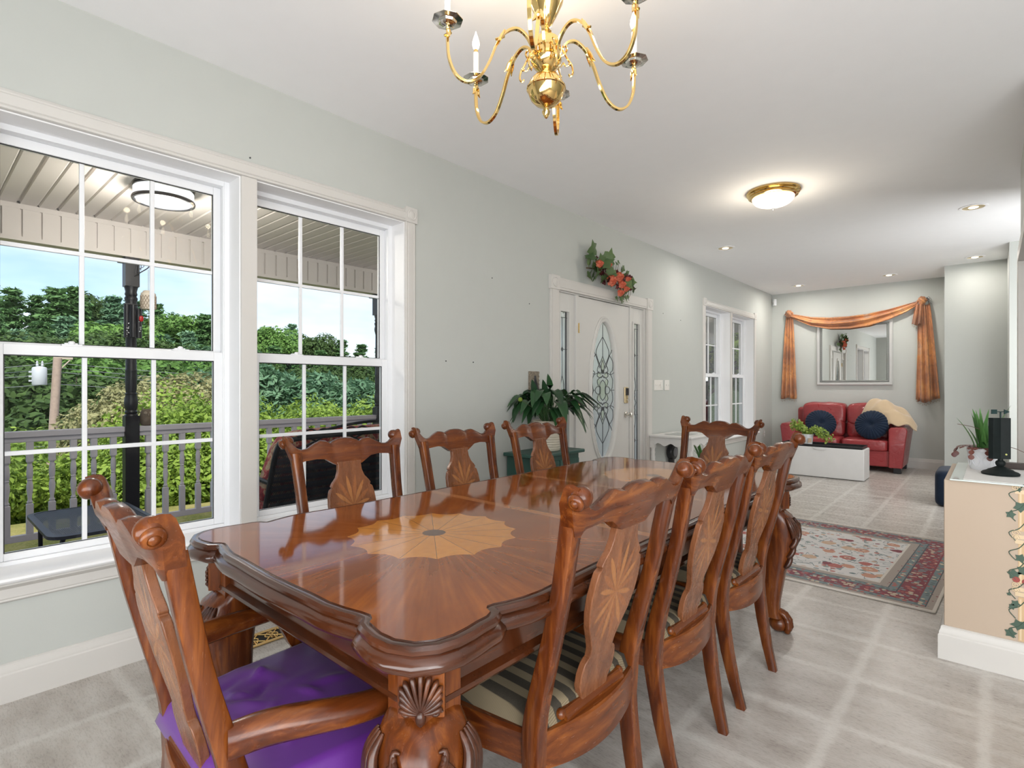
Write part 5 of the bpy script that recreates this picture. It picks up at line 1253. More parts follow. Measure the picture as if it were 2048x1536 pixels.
M_weath = simple('weathered_black_wood', (.006, .010, .010), .6, var=.6, nscale=25, bump=.2, spec=.25)
ar = thing('arrow_block', 'black weathered block on a turned stand with a small arrow on top', 'ornament', (2.822, 3.305, .793))
b = MB(); b.lathe([(.058, 0), (.066, .002), (.068, .008), (.062, .014), (.048, .020), (.044, .024), (.030, .030), (.020, .036), (.013, .040), (.017, .046), (.019, .054), (.016, .062), (.010, .066), (.009, .072)], 32); st_ = obj('turned_stand', b, M_weath, ar, angle=40)
b = MB(); b.loft([[(x * 1.0, y, z) for x, y in ((-.042, .010), (-.034, -.010), (-.004, -.004), (.0, -.002), (.036, -.008), (.042, .008), (.036, .014), (-.034, .016))] for z in (.072, .258)])
b.xf(Matrix.Rotation(radians(30), 4, 'Z')); obj('block', b, M_weath, ar, bevel=.001, angle=30)
b = MB(); b.box((-.0022, -.0022, .258), (.0022, .0022, .286)); b.tube([(-.028, 0, .286), (.026, 0, .286)], .0018, 6)
b.prism([(-.036, .276), (-.014, .276), (-.014, .296), (-.036, .296)], lambda u, v: (u, -.002, v), lambda u, v: (u, .002, v)); b.prism([(.014, .275), (.036, .286), (.014, .297)], lambda u, v: (u, -.002, v), lambda u, v: (u, .002, v))
b.xf(Matrix.Rotation(radians(30), 4, 'Z')); obj('arrow', b, simple('dark_teal_metal', (.015, .04, .04), .4, .5), ar)
b = MB(); b.sphere((.018, -.0075, .093), .0042, 10, 6); b.xf(Matrix.Rotation(radians(30), 4, 'Z')); obj('yellow_dot', b, simple('yellow_dot_paint', (.6, .6, .2), .5), ar)
# hanging glass jar rack by the right edge
jr = thing('jar_rack', 'white rack holding clear glass jars at the right edge of the half wall', 'jar rack', (2.935, 3.44, .793))
b = MB(); b.box((-.012, -.004, 0), (-.004, .004, .135)); b.box((.060, -.004, 0), (.068, .004, .135)); b.box((-.022, -.03, .135), (.09, .03, .150)); b.box((-.012, -.03, 0), (.068, .03, .004)); obj('rack', b, M_white, jr, bevel=.0015)
for x in (.010, .055):
    b = MB(); b.lathe([(.010, .098), (.014, .104), (.017, .150), (.019, .152), (.019, .165), (.016, .17)], 20, (x, 0, 0)); j_ = obj('glass_jar', b, textured_glass('jar_glass', (.9, .92, .93), .03, 20), jr, angle=40)
    b = MB(); b.sphere((x, 0, .172), .014, 12, 8, (1, 1, .7)); obj('jar_filling', b, simple('pale_yellow_wax', (.62, .52, .28), .6), j_)
b = MB(); b.box((0, 0, 0), (.10, .06, .028)); o_ = obj('dark_box', b, simple('dark_box_brown', (.04, .025, .02), .5), bevel=.003); o_.location = (2.84, 3.56, .7935); tag(o_, 'small dark box lying on the half wall behind the arrow ornament', 'box')
# wall outlets
def outlet(y, z, lab):
    t = thing('wall_outlet', lab, 'outlet', (0, y, z)); b = MB(); b.box((0, -.036, -.058), (.006, .036, .058)); obj('cover', b, M_door, t, bevel=.003)
    b = MB(); [b.box((.006, -.014, s * .022 - .014), (.0075, .014, s * .022 + .014)) for s in (-1, 1)]; obj('sockets', b, M_white, t, bevel=.001)
outlet(9.35, .42, 'white wall outlet on the window wall near the far corner')
# ================================================================== porch
M_vinyl = simple('porch_vinyl', (.70, .655, .62), .55, var=.03)
M_rail = simple('porch_rail_paint', (.58, .54, .58), .6, var=.08, nscale=20)
M_deck = simple('deck_boards', (.24, .22, .25), .8, var=.25, nscale=5)
M_post = simple('black_post_paint', (.010, .010, .014), .42, var=.3)
PX = -2.3; PZ = 2.46; P0, P1 = -2.2, 13.0
obj('wall_exterior', MB().box((-.26, -2.2, -.6), (-.2205, -1.45, CE)).box((-.26, 9.98, -.6), (-.2205, 13, CE)), M_vinyl, kind='structure', angle=0)
b = MB()
for k in range(16): b.box((-2.42 + k * .14, P0, -.055), (-2.42 + k * .14 + .134, P1, -.02))
b.box((-2.42, P0, -.5), (-2.38, P1, -.056)); tag(obj('porch_deck', b, M_deck, angle=0), 'grey board porch deck outside the windows', 'deck'); bpy.data.objects['porch_deck']['kind'] = 'structure'; del bpy.data.objects['porch_deck']['label']; del bpy.data.objects['porch_deck']['category']
b = MB(); y = P0
pr = []
while y < P1:     # soffit panels running across the porch: flat boards with V grooves
    pr += [(y, PZ), (y + .085, PZ), (y + .094, PZ + .010), (y + .103, PZ), (y + .188, PZ), (y + .192, PZ + .016), (y + .206, PZ + .016), (y + .210, PZ)]; y += .210
secs = [[(x, yy, zz) for yy, zz in pr] for x in (-.2605, PX + .06)]
vs = [p for s in secs for p in s]; n = len(pr); b.add(vs, [(i, i + 1, n + i + 1, n + i) for i in range(n - 1)]); b.box((PX - .3, P0, PZ + .02), (-.26, P1, PZ + .10))
o = obj('porch_ceiling', b, M_vinyl, angle=20); o['kind'] = 'structure'
b = MB(); b.box((PX - .10, P0, 2.215), (PX + .045, P1, PZ + .018)); b.box((PX + .045, P0, PZ - .035), (PX + .060, P1, PZ)); b.box((PX + .045, P0, 2.205), (PX + .062, P1, 2.235))
y = P0
while y < P1: b.box((PX + .045, y + .014, 2.235), (PX + .058, y + .105, PZ - .035)); y += .105
o = obj('porch_beam', b, M_vinyl, angle=0); o['kind'] = 'structure'
# roof over porch and house keeps the sun out
b = MB(); b.add([(PX - .5, -3, 2.50), (PX - .5, 13.5, 2.50), (2.5, 13.5, 4.6), (2.5, -3, 4.6), (7, -3, 3.0), (7, 13.5, 3.0)], [(0, 1, 2, 3), (3, 2, 5, 4)]); obj('roof_structure', b, simple('roof_shingle', (.08, .075, .07), .9), solid=.08, kind='structure', angle=0)
# house side walls that close the rooms off from outside
def porch_post(y, lab):
    t = thing('porch_post', lab, 'post', (PX, y, -.02), group='turned black porch posts')
    b = MB(); h = .047
    b.box((-h, -h, 0), (h, h, .98)); b.box((-h, -h, 2.0), (h, h, 2.235))
    pr = [(.047, .98), (.046, .985), (.038, .995), (.044, 1.01), (.036, 1.025), (.043, 1.045), (.047, 1.075), (.045, 1.11), (.037, 1.145), (.041, 1.155), (.034, 1.165), (.038, 1.19), (.040, 1.30), (.038, 1.33), (.041, 1.34), (.037, 1.35), (.036, 1.50), (.036, 1.60), (.038, 1.61), (.035, 1.62), (.038, 1.63), (.034, 1.64),
          (.033, 1.78), (.037, 1.80), (.044, 1.83), (.045, 1.85), (.038, 1.88), (.043, 1.895), (.045, 1.91), (.036, 1.925), (.043, 1.94), (.038, 1.96), (.047, 2.0)]
    b.lathe(pr, 20); obj('turned_shaft', b, M_post, t, angle=40)
    b = MB(); b.box((-.075, -.075, 2.19), (.06, .06, 2.20)); b.box((-.052, -.052, 0), (.052, .052, .03)); obj('cap_and_base', b, M_post, t)
    return t
posts = [-1.11, 1.189, 3.495, 5.80, 8.10, 10.40, 12.7]
plab = ['black turned porch post beyond the left edge of the first dining window', 'black turned porch post seen through the first dining window', 'black turned porch post at the right edge of the second dining window', 'black turned porch post outside near the entry door', 'black turned porch post seen through the far windows', 'black turned porch post farther along the porch beyond the far windows', 'last black turned porch post at the far end of the porch']
for y, l in zip(posts, plab): porch_post(y, l)
def baluster():
    b = MB(); b.box((-.019, -.019, .13), (.019, .019, .36)); b.box((-.019, -.019, .66), (.019, .019, .83))
    b.lathe([(.019, .36), (.014, .366), (.018, .376), (.012, .386), (.011, .40), (.018, .46), (.0185, .49), (.013, .525), (.017, .532), (.013, .540), (.017, .55), (.0185, .58), (.017, .62), (.012, .645), (.019, .66)], 12); return b.mesh('baluster', M_rail)
BAL = baluster()
rl = ['grey porch railing bay left of the black post in the first dining window', 'grey porch railing bay between the two posts seen through the dining windows', 'grey porch railing bay outside the entry door', 'grey porch railing bay before the far windows', 'grey porch railing bay seen through the far windows', 'grey porch railing bay at the far end of the porch']
for (a, c), l in zip(zip(posts, posts[1:]), rl):
    t = thing('porch_railing', l, 'railing', (PX, a, 0), group='grey porch railing bays')
    L = c - a; b = MB(); b.box((-.035, .047, .835), (.035, L - .047, .878)); b.box((-.022, .047, .80), (.022, L - .047, .835)); obj('top_rail', b, M_rail, t, bevel=.005)
    b = MB(); b.box((-.020, .047, .105), (.020, L - .047, .150)); obj('bottom_rail', b, M_rail, t, bevel=.003)
    n = 18
    for i in range(n):
        o = bpy.data.objects.new('baluster', BAL); COL.objects.link(o); o.parent = t; o.location = (0, (i + .95) * L / (n + .9), 0)
# porch ceiling fixture
pf = thing('porch_ceiling_light', 'round white porch ceiling light with black rings, seen through the first dining window', 'ceiling light', (-1.16, 1.10, PZ))
b = MB(); b.lathe([(.0, -.0), (.165, 0), (.168, -.012), (.160, -.016)], 40); b.lathe([(.172, -.075), (.175, -.085), (.172, -.095), (.160, -.095), (.158, -.080)], 40); obj('black_rings', b, M_black, pf)
b = MB(); b.lathe([(.158, -.012), (.166, -.02), (.167, -.072), (.160, -.078), (.150, -.092), (.10, -.097), (.0, -.098)], 40); obj('white_diffuser', b, emis('porch_diffuser', (1, 1, 1), 1.15), pf, angle=40)
for y_ in (1.10, 5.0, 9.0):  # first is the fixture's lamp; the others are fill added without fixtures
    ld = bpy.data.lights.new('porch_lamp_and_fill_glow', 'POINT'); ld.shadow_soft_size = .12; ld.energy = 30; ld.color = (1, .93, .84)
    lo = bpy.data.objects.new('porch_lamp_and_fill_glow', ld); COL.objects.link(lo); lo.location = (-1.16, y_, PZ - .27)
# things on and by the post
lg = thing('hanging_lantern', 'woven cream lantern hanging from a scroll bracket on the black porch post', 'lantern', (-2.10, 1.255, 1.86))
b = MB(); pr = [(.028, .075), (.036, .07), (.037, .062), (.048, .055), (.050, .045), (.050, -.06), (.047, -.07), (.0, -.07)]
b.lathe(pr, 24); obj('woven_shade', b, simple('woven_cream', (.62, .55, .46), .7), lg, angle=40)
b = MB()
for k in range(16):
    for s in (-1, 1): b.tube([(.052 * cos(2 * pi * k / 16 + s * q * .20), .052 * sin(2 * pi * k / 16 + s * q * .20), -.065 + .02 * q) for q in range(6)], .0022, 4)
obj('weave', b, simple('woven_dark', (.30, .24, .18), .8), lg)
b = MB(); b.tube([(0, 0, .075), (0, 0, .24)], .0015, 5); b.tube([(0, 0, -.07), (0, 0, -.30)], .0012, 4); obj('cord', b, simple('jute_cord', (.30, .22, .14), .9), lg)
b = MB(); b.tube(smooth_pts([(-2.25, 1.20, 2.06), (-2.22, 1.215, 2.075), (-2.18, 1.225, 2.085), (-2.10, 1.255, 2.115), (-2.09, 1.26, 2.15)], 5), .004, 6)
for k in range(3): b.tube(smooth_pts([(-2.24 + .03 * k, 1.205 + .01 * k, 2.08 + .01 * k), (-2.235 + .03 * k, 1.21 + .01 * k, 2.14 + .01 * k), (-2.215 + .03 * k, 1.22 + .01 * k, 2.13), (-2.22 + .03 * k, 1.215, 2.09 + .01 * k)], 4), .0025, 5)
tag(obj('scroll_bracket', b, simple('grey_iron', (.10, .10, .11), .5, .5)), 'curly metal bracket near the top of the black porch post', 'bracket')
wc = thing('wind_chime', 'black lacquered wind chime panels with white blossoms and a red charm on the porch post', 'wind chime', (-2.19, 1.17, 1.70))
b = MB(); b.tube([(0, -.035, .13), (0, -.035, -.13)], .019, 12); b.tube([(.01, .005, .125), (.01, .005, -.125)], .019, 12); b.tube([(-.005, .045, .10), (-.005, .045, -.13)], .021, 12); obj('tubes', b, M_post, wc)
b = MB(); rnd = random.Random(2)
for k in range(22): b.sphere((.019 + .006, rnd.choice((-.035, .045)) + rnd.uniform(-.008, .008), rnd.uniform(-.11, .03)), rnd.uniform(.002, .0045), 6, 4)
obj('blossoms', b, M_white, wc)
b = MB(); b.sphere((.035, .052, .02), .016, 10, 8, (.5, 1, 1.5)); obj('red_charm', b, simple('red_lacquer', (.45, .01, .01), .3), wc)
b = MB(); b.tube([(0, 0, .13), (0, -.0, .32)], .0015, 5); b.box((-.02, -.05, .125), (.02, .05, .132)); obj('hanger', b, M_post, wc)
ow = thing('owl_figurine', 'small brown stone owl sitting on the porch rail beside the black post', 'figurine', (PX, 1.295, .878))
b = MB(); b.lathe([(.028, 0), (.040, .006), (.050, .03), (.052, .06), (.047, .085), (.044, .10), (.036, .12), (.018, .132), (.0, .134)], 20); obj('body', b, simple('owl_stone', (.16, .12, .09), .9, var=.4, nscale=40, bump=.5), ow)
b = MB(); [b.sphere((.040, s * .018, .102), .013, 10, 6, (.5, 1, 1)) for s in (-1, 1)]; b.sphere((.048, 0, .088), .006, 8, 6, (1, .7, 1.6)); [b.sphere((.0, s * .026, .132), .010, 8, 6, (1, .6, 1.4)) for s in (-1, 1)]; obj('face', b, simple('owl_face', (.32, .26, .20), .9), ow)
# patio table
def mesh_metal(name, scale=90, open_=.5):
    m = N(name); o = m.sep(m.n('ShaderNodeTexCoord').outputs['Object'])
    p = m.math('SINE', m.math('MULTIPLY', m.math('ADD', o[0], o[1]), scale * 2)); q = m.math('SINE', m.math('MULTIPLY', m.math('SUBTRACT', m.math('ADD', o[1], o[2]), o[0]), scale * 2))
    h = m.math('GREATER_THAN', m.math('MULTIPLY', p, q), open_)
    d = m.n('ShaderNodeBsdfPrincipled', {'Base Color': (.022, .022, .028), 'Roughness': .45}); tr = m.n('ShaderNodeBsdfTransparent'); mx = m.n('ShaderNodeMixShader'); m.set(mx.inputs[0], h); m.t.links.new(d.outputs[0], mx.inputs[1]); m.t.links.new(tr.outputs[0], mx.inputs[2]); m.t.links.new(mx.outputs[0], m.out.inputs[0]); return m.mat
pt = thing('patio_table', 'black mesh-top patio table on the porch outside the first dining window', 'patio table', (-1.40, .775, -.02))
def rr(hx, hy, r, n=5):
    P = []
    for cx, cy, a0 in ((hx - r, hy - r, 0), (-hx + r, hy - r, pi / 2), (-hx + r, -hy + r, pi), (hx - r, -hy + r, 1.5 * pi)):
        P += [(cx + r * cos(a0 + pi / 2 * i / n), cy + r * sin(a0 + pi / 2 * i / n)) for i in range(n + 1)]
    return P
b = MB(); b.prism(rr(.40, .235, .07), lambda u, v: (u, v, .396), lambda u, v: (u, v, .400)); obj('mesh_top', b, mesh_metal('patio_mesh_top', 190, .45), pt, angle=0)
b = MB(); b.loft([[(x * s, y * s2, z) for s, s2, z in ((1, 1, .398), (1, 1, .380), (.93, .89, .392), (.93, .89, .402))] for x, y in rr(.43, .265, .09)], caps=False, closed=True); obj('rim', b, simple('patio_frame', (.030, .030, .045), .4), pt, angle=40)
for sx in (-1, 1):
    for sy in (-1, 1):
        b = MB(); b.tube(smooth_pts([(sx * .33, sy * .18, .385), (sx * .35, sy * .20, .33), (sx * .36, sy * .20, .15), (sx * .39, sy * .22, 0)], 4), .012, 8); obj('leg', b, M_black, pt)
# patio loveseat, seen from behind
ps = thing('patio_loveseat', 'black wire patio loveseat with a patterned cushion, its back to the second dining window', 'outdoor sofa', (-.62, 2.15, -.02))
Hb = .90
b = MB(); 
def backp(u, v): return (.06 + .14 * v, -.66 + 1.32 * u, .40 + (Hb - .46) * v)
b.grid(backp, 4, 4); b.xf(Matrix.Identity(4)); obj('mesh_back', b, mesh_metal('patio_mesh_back', 150, .12), ps, angle=0, solid=.004)
b = MB(); R_ = .016
b.tube(smooth_pts([(.03, -.68, .0), (.05, -.68, .35), (.12, -.67, .62), (.20, -.66, .84), (.22, -.60, .885), (.225, -.3, .90), (.225, .3, .90), (.22, .60, .885), (.20, .66, .84), (.12, .67, .62), (.05, .68, .35), (.03, .68, .0)], 5), R_, 8)
b.tube([(.05, -.67, .38), (.05, .67, .38)], R_, 8)
b.tube(smooth_pts([(.23, -.55, .90), (.235, -.25, .955), (.235, 0, .975), (.235, .25, .955), (.23, .55, .90)], 5), .010, 8)
for k in range(4):
    y = -.42 + k * .28
    for s in (-1, 1): b.tube(smooth_pts([(.228, y - s * .10, .905), (.230, y - s * .02, .92), (.232, y + s * .04, .945), (.228, y + s * .09, .93)], 4), .006, 6)
    for s in (-1, 1): b.tube(smooth_pts([(.20, y - s * .12, .82), (.21, y - s * .02, .86), (.222, y + s * .06, .895)], 4), .006, 6)
for s in (-1, 1):
    b.tube(smooth_pts([(.13, s * .67, .62), (-.1, s * .69, .64), (-.42, s * .69, .62), (-.50, s * .69, .50), (-.50, s * .68, 0)], 5), .014, 8)
b.tube([(-.5, -.67, .36), (-.5, .67, .36)], R_, 8)
obj('frame', b, M_black, ps)
def floral():
    m = N('patterned_cushion_fabric'); n1 = m.noise(m.coord(), 14, 4, .6, 1.2); return m.bsdf(color=m.ramp(n1, [(.36, (.16, .02, .025)), (.48, (.35, .05, .05)), (.56, (.45, .33, .20)), (.68, (.20, .08, .06))]), rough=.8)
M_floral = floral()
b = MB(); puff(b, -.50, .02, -.64, .64, .38, .50, .3); obj('seat_cushion', b, M_floral, ps, angle=80)
b = MB(); puff(b, -.09, .07, -.64, .64, .46, .93, .3, lean=.085); obj('back_cushion', b, M_floral, ps, angle=80)
# patio chair foot glimpsed at the left edge
b = MB(); b.tube([(-1.40, .15, .62), (-1.22, .18, .30), (-1.02, .33, -.01)], .022, 8); b.tube([(-1.22, .18, .30), (-1.22, -.3, .30)], .018, 8); b.tube([(-1.22, -.3, .30), (-1.0, -.42, -.01)], .022, 8); b.tube([(-1.22, .18, .30), (-1.7, .18, .30), (-1.85, .2, -.01)], .02, 8); b.tube([(-1.7, .18, .30), (-1.7, -.3, .30), (-1.22, -.3, .30)], .018, 8)
tag(obj('patio_chair_frame', b, M_black), 'black metal patio chair frame at the far left edge of the first dining window', 'patio chair')
b = MB(); b.box((-2.22, 1.62, -.0195), (-2.08, 2.3, .012)); tag(obj('deck_mat', b, M_black, bevel=.003), 'flat black mat on the porch deck beneath the railing', 'mat')
# ================================================================== ground
def ground_z(x, y):
    d = math.hypot(x - 2.8, y); w = max(0, min(1, (-x - 1.5) / 3))
    z = interp(d, [(0, -.52), (9.0, -.50), (11, -.9), (16, -2.2), (26, -6.5), (38, -8.5), (50, -7.5), (75, -1.5), (110, 1), (150, 1.5)])
    return z + .35 * sin(x * .13 + 1) * sin(y * .11) * min(1, d / 20)
b = MB(); gx = [-.3 - .55 * i for i in range(24)] ; gx += [gx[-1] - 3 * (i + 1) for i in range(42)]
gy = [-60 + 4 * i for i in range(14)] + [-4 + 1.0 * i for i in range(20)] + [16 + 4 * i for i in range(34)]
vs = [(x, y, ground_z(x, y)) for y in gy for x in gx]; nx_ = len(gx)
b.add(vs, [(j * nx_ + i, j * nx_ + i + 1, (j + 1) * nx_ + i + 1, (j + 1) * nx_ + i) for j in range(len(gy) - 1) for i in range(nx_ - 1)])
mg_ = N('lawn_and_hillside'); n1 = mg_.noise(mg_.coord(), 1.1, 5, .6); n2 = mg_.noise(mg_.coord(scale=(1, 1, 1)), 38, 4, .7)
gcol = mg_.ramp(mg_.math('ADD', mg_.math('MULTIPLY', n1, .6), mg_.math('MULTIPLY', n2, .4)), [(.34, (.10, .14, .03)), (.46, (.23, .24, .06)), (.56, (.40, .34, .12)), (.70, (.50, .43, .20))])
oo = mg_.sep(mg_.n('ShaderNodeTexCoord').outputs['Object']); dist_ = mg_.math('SQRT', mg_.math('ADD', mg_.math('POWER', mg_.math('SUBTRACT', oo[0], 2.8), 2), mg_.math('POWER', oo[1], 2)))
gcol = mg_.mix(mg_.ramp(mg_.math('DIVIDE', dist_, 100), [(.11, 0.0), (.14, 1.0)]), gcol, (.03, .05, .018))
obj('ground', b, mg_.bsdf(color=gcol, rough=.95, spec=.1, normal=mg_.bump(n2, .6, .05)), kind='structure', angle=60)
# ================================================================== foliage
def leafmesh(name, C, Nn, size, mat, aspect=1.0, seed=0):
    """many small leaf blades as one mesh: centres C, normals Nn, sizes"""
    rg = np.random.default_rng(seed); n = len(C)
    Nn = Nn / (np.linalg.norm(Nn, axis=1, keepdims=True) + 1e-9); r = rg.normal(size=(n, 3)); u = np.cross(Nn, r); u /= (np.linalg.norm(u, axis=1, keepdims=True) + 1e-9); v = np.cross(Nn, u)
    s = size * rg.uniform(.6, 1.35, (n, 1)); a = u * s * aspect; c = v * s
    V = np.stack([C - a, C - c * .55 - a * .1, C + a, C + c * .55 + a * .1], 1).reshape(-1, 3)
    me = bpy.data.meshes.new(name); me.vertices.add(4 * n); me.vertices.foreach_set('co', V.astype(np.float32).ravel())
    me.loops.add(4 * n); me.loops.foreach_set('vertex_index', np.arange(4 * n, dtype=np.int32)); me.polygons.add(n)
    me.polygons.foreach_set('loop_start', np.arange(0, 4 * n, 4, dtype=np.int32)); me.polygons.foreach_set('loop_total', np.full(n, 4, dtype=np.int32)); me.update(); me.validate(); me.materials.append(mat); return me
def blobs(rg, K, R, H, z0, n, size, flat=1.0, up=.35, br=.36):
    """crown: K leaf clumps spread over an ellipsoid"""
    C = []; NN = []
    for k in range(K):
        d = rg.normal(size=3); d /= np.linalg.norm(d); d[2] = abs(d[2]) * .9 if rg.random() < .75 else d[2]
        q = rg.uniform(.35, .95); c = np.array([d[0] * R * q, d[1] * R * q, z0 + H * .5 + d[2] * H * .46 * q]); rb = R * br * rg.uniform(.6, 1.25)
        m = n // K; e = rg.normal(size=(m, 3)); e /= np.linalg.norm(e, axis=1, keepdims=True); rr_ = rb * rg.uniform(.72, 1.05, (m, 1)); p = e * rr_; p[:, 2] *= flat
        C.append(c + p); NN.append(e + rg.normal(size=(m, 3)) * .55 + np.array([0, 0, up]))
    return np.concatenate(C), np.concatenate(NN)
def fmat(name, a, c, trans=.30, rough=.6):
    m = N(name); g = m.n('ShaderNodeNewGeometry'); oi = m.n('ShaderNodeObjectInfo'); nz = m.noise(m.coord(), 1.3, 3)
    f = m.math('ADD', m.math('ADD', m.math('MULTIPLY', g.outputs['Random Per Island'], .45), m.math('MULTIPLY', nz, .5)), m.math('MULTIPLY', oi.outputs['Random'], .2))
    col = m.mix(m.math('SUBTRACT', f, .08), a, c)
    p = m.n('ShaderNodeBsdfPrincipled', {'Base Color': col, 'Roughness': rough, 'Specular IOR Level': .25}); tr = m.n('ShaderNodeBsdfTranslucent', {0: col})
    mx = m.n('ShaderNodeMixShader', {0: trans}); m.t.links.new(p.outputs[0], mx.inputs[1]); m.t.links.new(tr.outputs[0], mx.inputs[2]); m.t.links.new(mx.outputs[0], m.out.inputs[0]); return m.mat
F_dark = fmat('oak_leaf', (.020, .050, .014), (.12, .20, .055)); F_mid = fmat('poplar_leaf', (.06, .15, .03), (.24, .42, .10)); F_pine = fmat('pine_needle', (.035, .10, .035), (.19, .35, .12)); F_blue = fmat('white_pine_needle', (.07, .17, .09), (.28, .45, .27))
F_bush = fmat('bright_bush_leaf', (.07, .16, .02), (.46, .60, .11)); F_tan = fmat('tan_bush_leaf', (.17, .18, .07), (.56, .52, .27))
M_bark = simple('bark', (.075, .055, .045), .9, var=.4)
def tree_proto(name, lab, cat, kind, H, R, mat, n, size, seed, group):
    rg = np.random.default_rng(seed); t = thing(name, lab, cat, (0, 0, 0), group=group)
    if kind == 'broad':
        C, Nn = blobs(rg, 34, R, H * .72, H * .28, n, size)
        me = leafmesh(name + '_crown', C, Nn, size, mat, 1.0, seed)
    elif kind == 'bush':
        C, Nn = blobs(rg, 40, R, H, 0, n, size, br=.34); C[:, 2] = np.abs(C[:, 2]); me = leafmesh(name + '_crown', C, Nn, size, mat, 1.1, seed)
    else:    # conifer with tiers of drooping boughs
        C = []; NN = []; tiers = 17; per = n // (tiers * 7)
        for i in range(tiers):
            u = i / (tiers - 1); z = H * (.10 + .88 * u); L0 = R * (1.0 - u) ** .8 * (.85 + .3 * rg.random()) + .12
            for k in range(7):
                a = rg.uniform(0, 2 * pi); L = L0 * rg.uniform(.65, 1.15); s = rg.uniform(.12, 1, per) ** .7
                x = np.cos(a) * L * s; y = np.sin(a) * L * s; w = (.10 + .16 * (1 - u)) * R * (1.1 - s) + .05
                off = rg.normal(size=(per, 3)) * w[:, None] * np.array([1, 1, .35]); zz = z + .18 * L * s - .16 * L * s * s + rg.normal(size=per) * .05
                C.append(np.stack([x, y, zz], 1) + off); NN.append(np.stack([np.cos(a) * .4 + rg.normal(size=per) * .5, np.sin(a) * .4 + rg.normal(size=per) * .5, np.full(per, .8)], 1))
        C = np.concatenate(C); NN = np.concatenate(NN); me = leafmesh(name + '_crown', C, NN, size, mat, 1.7, seed)
    o = bpy.data.objects.new('crown', me); COL.objects.link(o); o.parent = t
    b = MB()
    if kind == 'bush':
        for k in range(5): a = k * 1.3; b.tube([(0, 0, -.2), (R * .3 * cos(a), R * .3 * sin(a), H * .4), (R * .5 * cos(a), R * .5 * sin(a), H * .7)], [.04, .025, .01], 6)
    else:
        b.tube([(0, 0, -.5), (.05, .03, H * .35), (0, .08, H * .7), (0, 0, H * .93)], [H * .020, H * .016, H * .010, .02], 8)
        if kind == 'broad':
            for k in range(7): a = k * .95; b.tube([(0, 0, H * (.30 + .05 * k)), (R * .35 * cos(a), R * .35 * sin(a), H * (.42 + .05 * k)), (R * .7 * cos(a), R * .7 * sin(a), H * (.5 + .055 * k))], [H * .009, H * .006, .03], 6)
    obj('trunk', b, M_bark, t); return t
G1 = 'trees on the hillside beyond the porch'
protos = [tree_proto('pine_tree', '', 'tree', 'pine', 12, 3.0, F_pine, 11000, .20, 1, G1), tree_proto('white_pine_tree', '', 'tree', 'pine', 12, 3.0, F_blue, 11000, .20, 2, G1),
          tree_proto('oak_tree', '', 'tree', 'broad', 12, 4.2, F_dark, 13000, .21, 3, G1), tree_proto('poplar_tree', '', 'tree', 'broad', 12, 3.6, F_mid, 13000, .21, 4, G1)]
kindn = ['layered green pine', 'pale blue-green white pine', 'dark rounded oak', 'bright green poplar']
th_ = radians(41.663)
def at_az(px, d):   # ground position at a horizontal bearing and distance from the room
    a = math.atan((px - 1024) / 1080.0); f = Vector((-sin(th_), cos(th_))); r = Vector((cos(th_), sin(th_))); v = f * cos(a) + r * sin(a); return 2.795 + v.x * d, v.y * d
skyline = [(-60, 590), (0, 566), (60, 598), (130, 572), (200, 588), (250, 600), (330, 612), (400, 622), (440, 655), (530, 640), (600, 652), (650, 668), (700, 688), (760, 694), (860, 700)]
rnd = random.Random(5); used = [False] * 4; cnt = 0
def where(px): return 'left of the first window' if px < 10 else 'left panes of the first window' if px < 170 else 'middle panes of the first window' if px < 312 else 'right panes of the first window' if px < 445 else 'left panes of the second window' if px < 600 else 'middle panes of the second window' if px < 690 else 'right panes of the second window'
def rowname(r): return ['on the skyline', 'below the skyline', 'halfway down', 'at the hill foot'][r]
ordn = ['first', 'second', 'third', 'fourth', 'fifth', 'sixth', 'seventh', 'eighth']; seen = {}
def put(k, x, y, H, lab, s=1.0, z=None):
    sc = H / 12; rz = rnd.uniform(0, 6.28); loc = (x, y, (ground_z(x, y) - .2) if z is None else z)
    i_ = seen.get(lab, 0); seen[lab] = i_ + 1
    if i_: lab = lab + ', ' + ordn[min(i_, 7)] + ' from left'
    if not used[k]:
        used[k] = True; o = protos[k]; o.location = loc; o.rotation_euler = (0, 0, rz); o['label'] = lab; o.scale = (sc * s, sc * s, sc)
    else: dup(protos[k], loc, rz, lab, (sc * s, sc * s, sc))
for row, (d0, step, dz, hs) in enumerate(((80, 44, 0, (13, 16)), (66, 46, 2.6, (11, 14)), (52, 50, 3.6, (9, 12)), (40, 56, 3.4, (7, 9)))):
    px = -70 + row * 17
    while px < 800:
        d = d0 + rnd.uniform(-4, 4); x, y = at_az(px, d); sy = interp(px, skyline); dz_ = d * cos(math.atan((px - 1024) / 1080.0))
        ztop = 1.196 + (772 - sy) / 1080 * dz_ - dz * rnd.uniform(.7, 1.3); g = ground_z(x, y)
        H = max(hs[0] * .8, min(hs[1] * 1.25, ztop - g)); k = rnd.choice([0, 0, 1, 2, 3] if row == 0 else [0, 0, 1, 1, 3, 2] if row == 1 else [2, 3, 0, 2] if row == 2 else [2, 2, 3])
        put(k, x, y, H, '%s %s, %s' % (kindn[k], rowname(row), where(px)), rnd.uniform(.9, 1.25), z=ztop - H); px += step * rnd.uniform(.8, 1.2)
